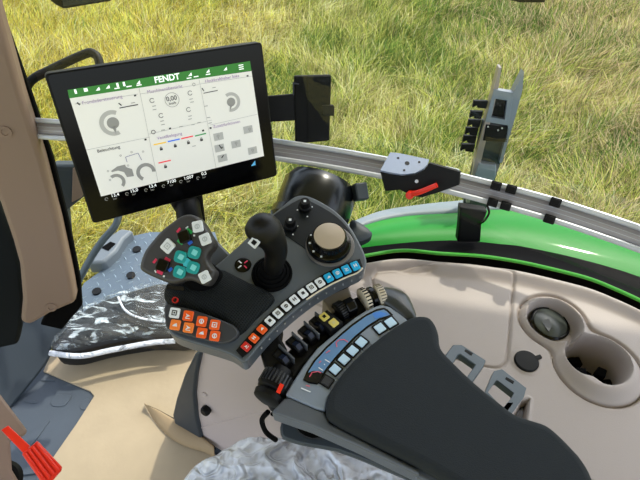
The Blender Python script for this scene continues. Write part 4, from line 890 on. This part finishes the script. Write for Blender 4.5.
# lower ribbed knob with orange mark
c = PLv.h(275, 385, 0); e = (PLv.h(284, 369)-PLv.h(275, 385)).normalized()
b = MB(); b.rev(c-e*.026, e, [(.012, 0), (.020, .003), (.0215, .010), (.018, .013), (.0215, .016), (.0235, .024), (.022, .034), (.018, .040), (.016, .05)], 40); kn = b.build('ribbed_knob', BLK, ar, smooth_ang=30)
g = MB(); x1, y1, _ = basis(e)
for a in np.linspace(0, 6.283, 28, False): d_ = x1*math.cos(a)+y1*math.sin(a); g.box(c+e*.004+d_*.0228, e, e.cross(d_), d_, (.009, .0011, .0012))
g.build('knob_ribs', DG, kn)
PQ = PL(D(279.5, 388, .655), (CAM-D(279, 388, .66)).normalized()); s1 = sq(PQ, 280, 388.5, -65, 10, 4.5, b=.3); MB().prism(s1[0], PQ.n, .001, .006).build('orange_mark', RED, kn, label='orange index mark')
# cables and lower arm under the armrest
b = MB(); b.tube([D(268, 412, .72), D(262, 420, .74), D(266, 432, .76), D(276, 440, .78)], .004, 8); b.tube([D(272, 414, .72), D(280, 418, .74), D(286, 428, .76), D(284, 438, .78)], .003, 8); b.build('cable', RUB, ar)
PAr = PL(D(320, 440, .74), (.1, -.3, .95))
MB().prism(px(PAr, [(282, 420), (292, 421), (300, 432), (312, 438), (326, 437), (345, 445), (380, 458), (410, 472), (450, 490), (450, 496), (405, 478), (370, 463), (338, 451), (310, 446), (290, 441), (281, 435)], 2), PAr.n, 0, .02).build('support_arm', SLATE, ar, bevel=.005)
MB().prism(px(PL(PAr.o-AN*.02, AN), [(276, 410), (330, 430), (460, 490), (455, 496), (400, 470), (330, 444), (300, 434)]), AN, 0, .012).build('dark_gap', BLKM, ar)  # black slab standing in for the dark gap below the armrest shell

# strap brackets beside the pad
def strap(outer, inner, lab, z):
    T = thing('holder_bracket', W(outer[0][0], outer[0][1], z-.03), lab, 'bracket', 'angled grey holder brackets beside the armrest')
    P_ = PL(W(485, 380, z), (.12, .05, 1))
    MB().ringprism([P_.h(*q) for q in outer], [P_.h(*q) for q in inner], P_.n, 0, .013).build('frame', mat('graphite_steel', (64, 78, 88), .4), T, bevel=.0015)
    return T, P_
T, P_ = strap([(441, 361), (453, 344.5), (462, 344.5), (486, 360), (484, 366), (470, 386), (456, 376)], [(452, 364.5), (458, 355), (460, 354.5), (475, 365), (474, 367), (466, 378), (460, 372)], 'angled grey holder bracket beside the pad, the upper left one', .85)
b = MB(); c = P_.h(468.5, 352.5); b.box(c, V((.8, -.6, 0)), V((.6, .8, 0)), P_.n, (.006, .0022, .0008)); b.build('slot_mark', BLKM, T)
T, P_ = strap([(484, 395), (494, 371), (502, 369), (526.5, 388), (524, 397), (511, 415), (499, 405)], [(488, 392), (496, 380.5), (498, 380.5), (514, 393), (512, 397), (503, 408), (497, 402)], 'angled grey holder bracket beside the pad, the lower right one', .85)
b = MB(); c = P_.h(509.5, 380.5); b.box(c, V((.8, -.6, 0)), V((.6, .8, 0)), P_.n, (.006, .0022, .0008)); b.build('slot_mark', BLKM, T)

# ---- seat
st = thing('seat', W(290, 500, .4), 'driver seat cushion under crumpled clear plastic at the bottom edge', 'seat')
PSt = PL(W(290, 470, .56), (0, -.05, 1))
so = [(183, 484), (200, 466), (216, 457), (240, 444), (262, 438), (285, 440), (320, 447), (355, 457), (400, 467), (450, 478), (500, 490), (520, 560), (440, 640), (300, 680), (170, 620), (165, 520)]
MB().dome(px(PSt, [(290+(a-290)*.9, 560+(b_-560)*.9) for a, b_ in so], 4), PSt.n, .012, rings=8, pw=3, down=.12).build('seat_cushion', SEATM, st)
def crump(p):
    w_ = noise.noise(p*5); return .034*(.5-abs(noise.noise(V((p.x*6+w_, p.y*12+w_*2, .3)))))+.022*(.5-abs(noise.noise(V((p.x*18+p.y*8+w_*2, p.y*20, 2)))))+.010*(.5-abs(noise.noise(p*45)))-.02
o = MB().dome(px(PSt, so, 14), PSt.n, .055, rings=70, pw=3, down=.08, disp=crump).build('plastic_cover', FILM, st, smooth_ang=60, label='crumpled clear plastic cover')

# ---- items at the top edge
mi = thing('mirror', D(85, -10, .95), 'black mirror housing cut by the top edge at the left', 'mirror')
PMi = PL(D(85, 0, .95), (.1, -.9, -.2)); 
MB().prism(px(PMi, [(47, -30), (49, 1), (56, 6), (64, 10), (112, 2), (118, -30)]), PMi.n, 0, .03).build('mirror_shell', BLK, mi, bevel=.005)
MB().prism(px(PMi, [(60, -28), (63, 6), (110, -1), (113, -28)]), PMi.n, .002, 0).build('mirror_glass', mat('mirror_face', (90, 100, 95), .08, metal=.8), mi)
tp = MB().prism(px(PL(D(527, 0, 1.1), (0, -1, 0)), [(500, -30), (508, 0), (520, 3), (545, 3), (552, -30)]), (0, -1, 0), 0, .02).build('sun_blind_clip', BLK, bevel=.003); props(tp, 'small black fitting cut by the top edge at the right', 'fitting')

# ================================================================== LIGHT
sun = bpy.data.lights.new('sun', 'SUN'); so_ = bpy.data.objects.new('sun', sun); COL.objects.link(so_)
SD = V((.36, .36, .86)).normalized()
so_.rotation_euler = SD.to_track_quat('Z', 'Y').to_euler(); sun.energy = 3.0; sun.angle = math.radians(1.2); sun.color = (1, .93, .80)
w = bpy.data.worlds.new('sky'); S.world = w; w.use_nodes = True; nt = w.node_tree; bg = nt.nodes['Background']
sky = nt.nodes.new('ShaderNodeTexSky'); sky.sky_type = 'NISHITA'; sky.sun_disc = False; sky.sun_elevation = math.radians(58); sky.sun_rotation = math.atan2(SD.x, SD.y); sky.air_density = 1.2; sky.dust_density = 2
hs = nt.nodes.new('ShaderNodeHueSaturation'); hs.inputs['Saturation'].default_value = .5; nt.links.new(sky.outputs[0], hs.inputs['Color']); nt.links.new(hs.outputs[0], bg.inputs[0]); bg.inputs[1].default_value = .42
S.view_settings.view_transform = 'Standard'; S.view_settings.look = 'None'; S.view_settings.gamma = 1; S.view_settings.use_curve_mapping = False
S.view_settings.exposure = .0
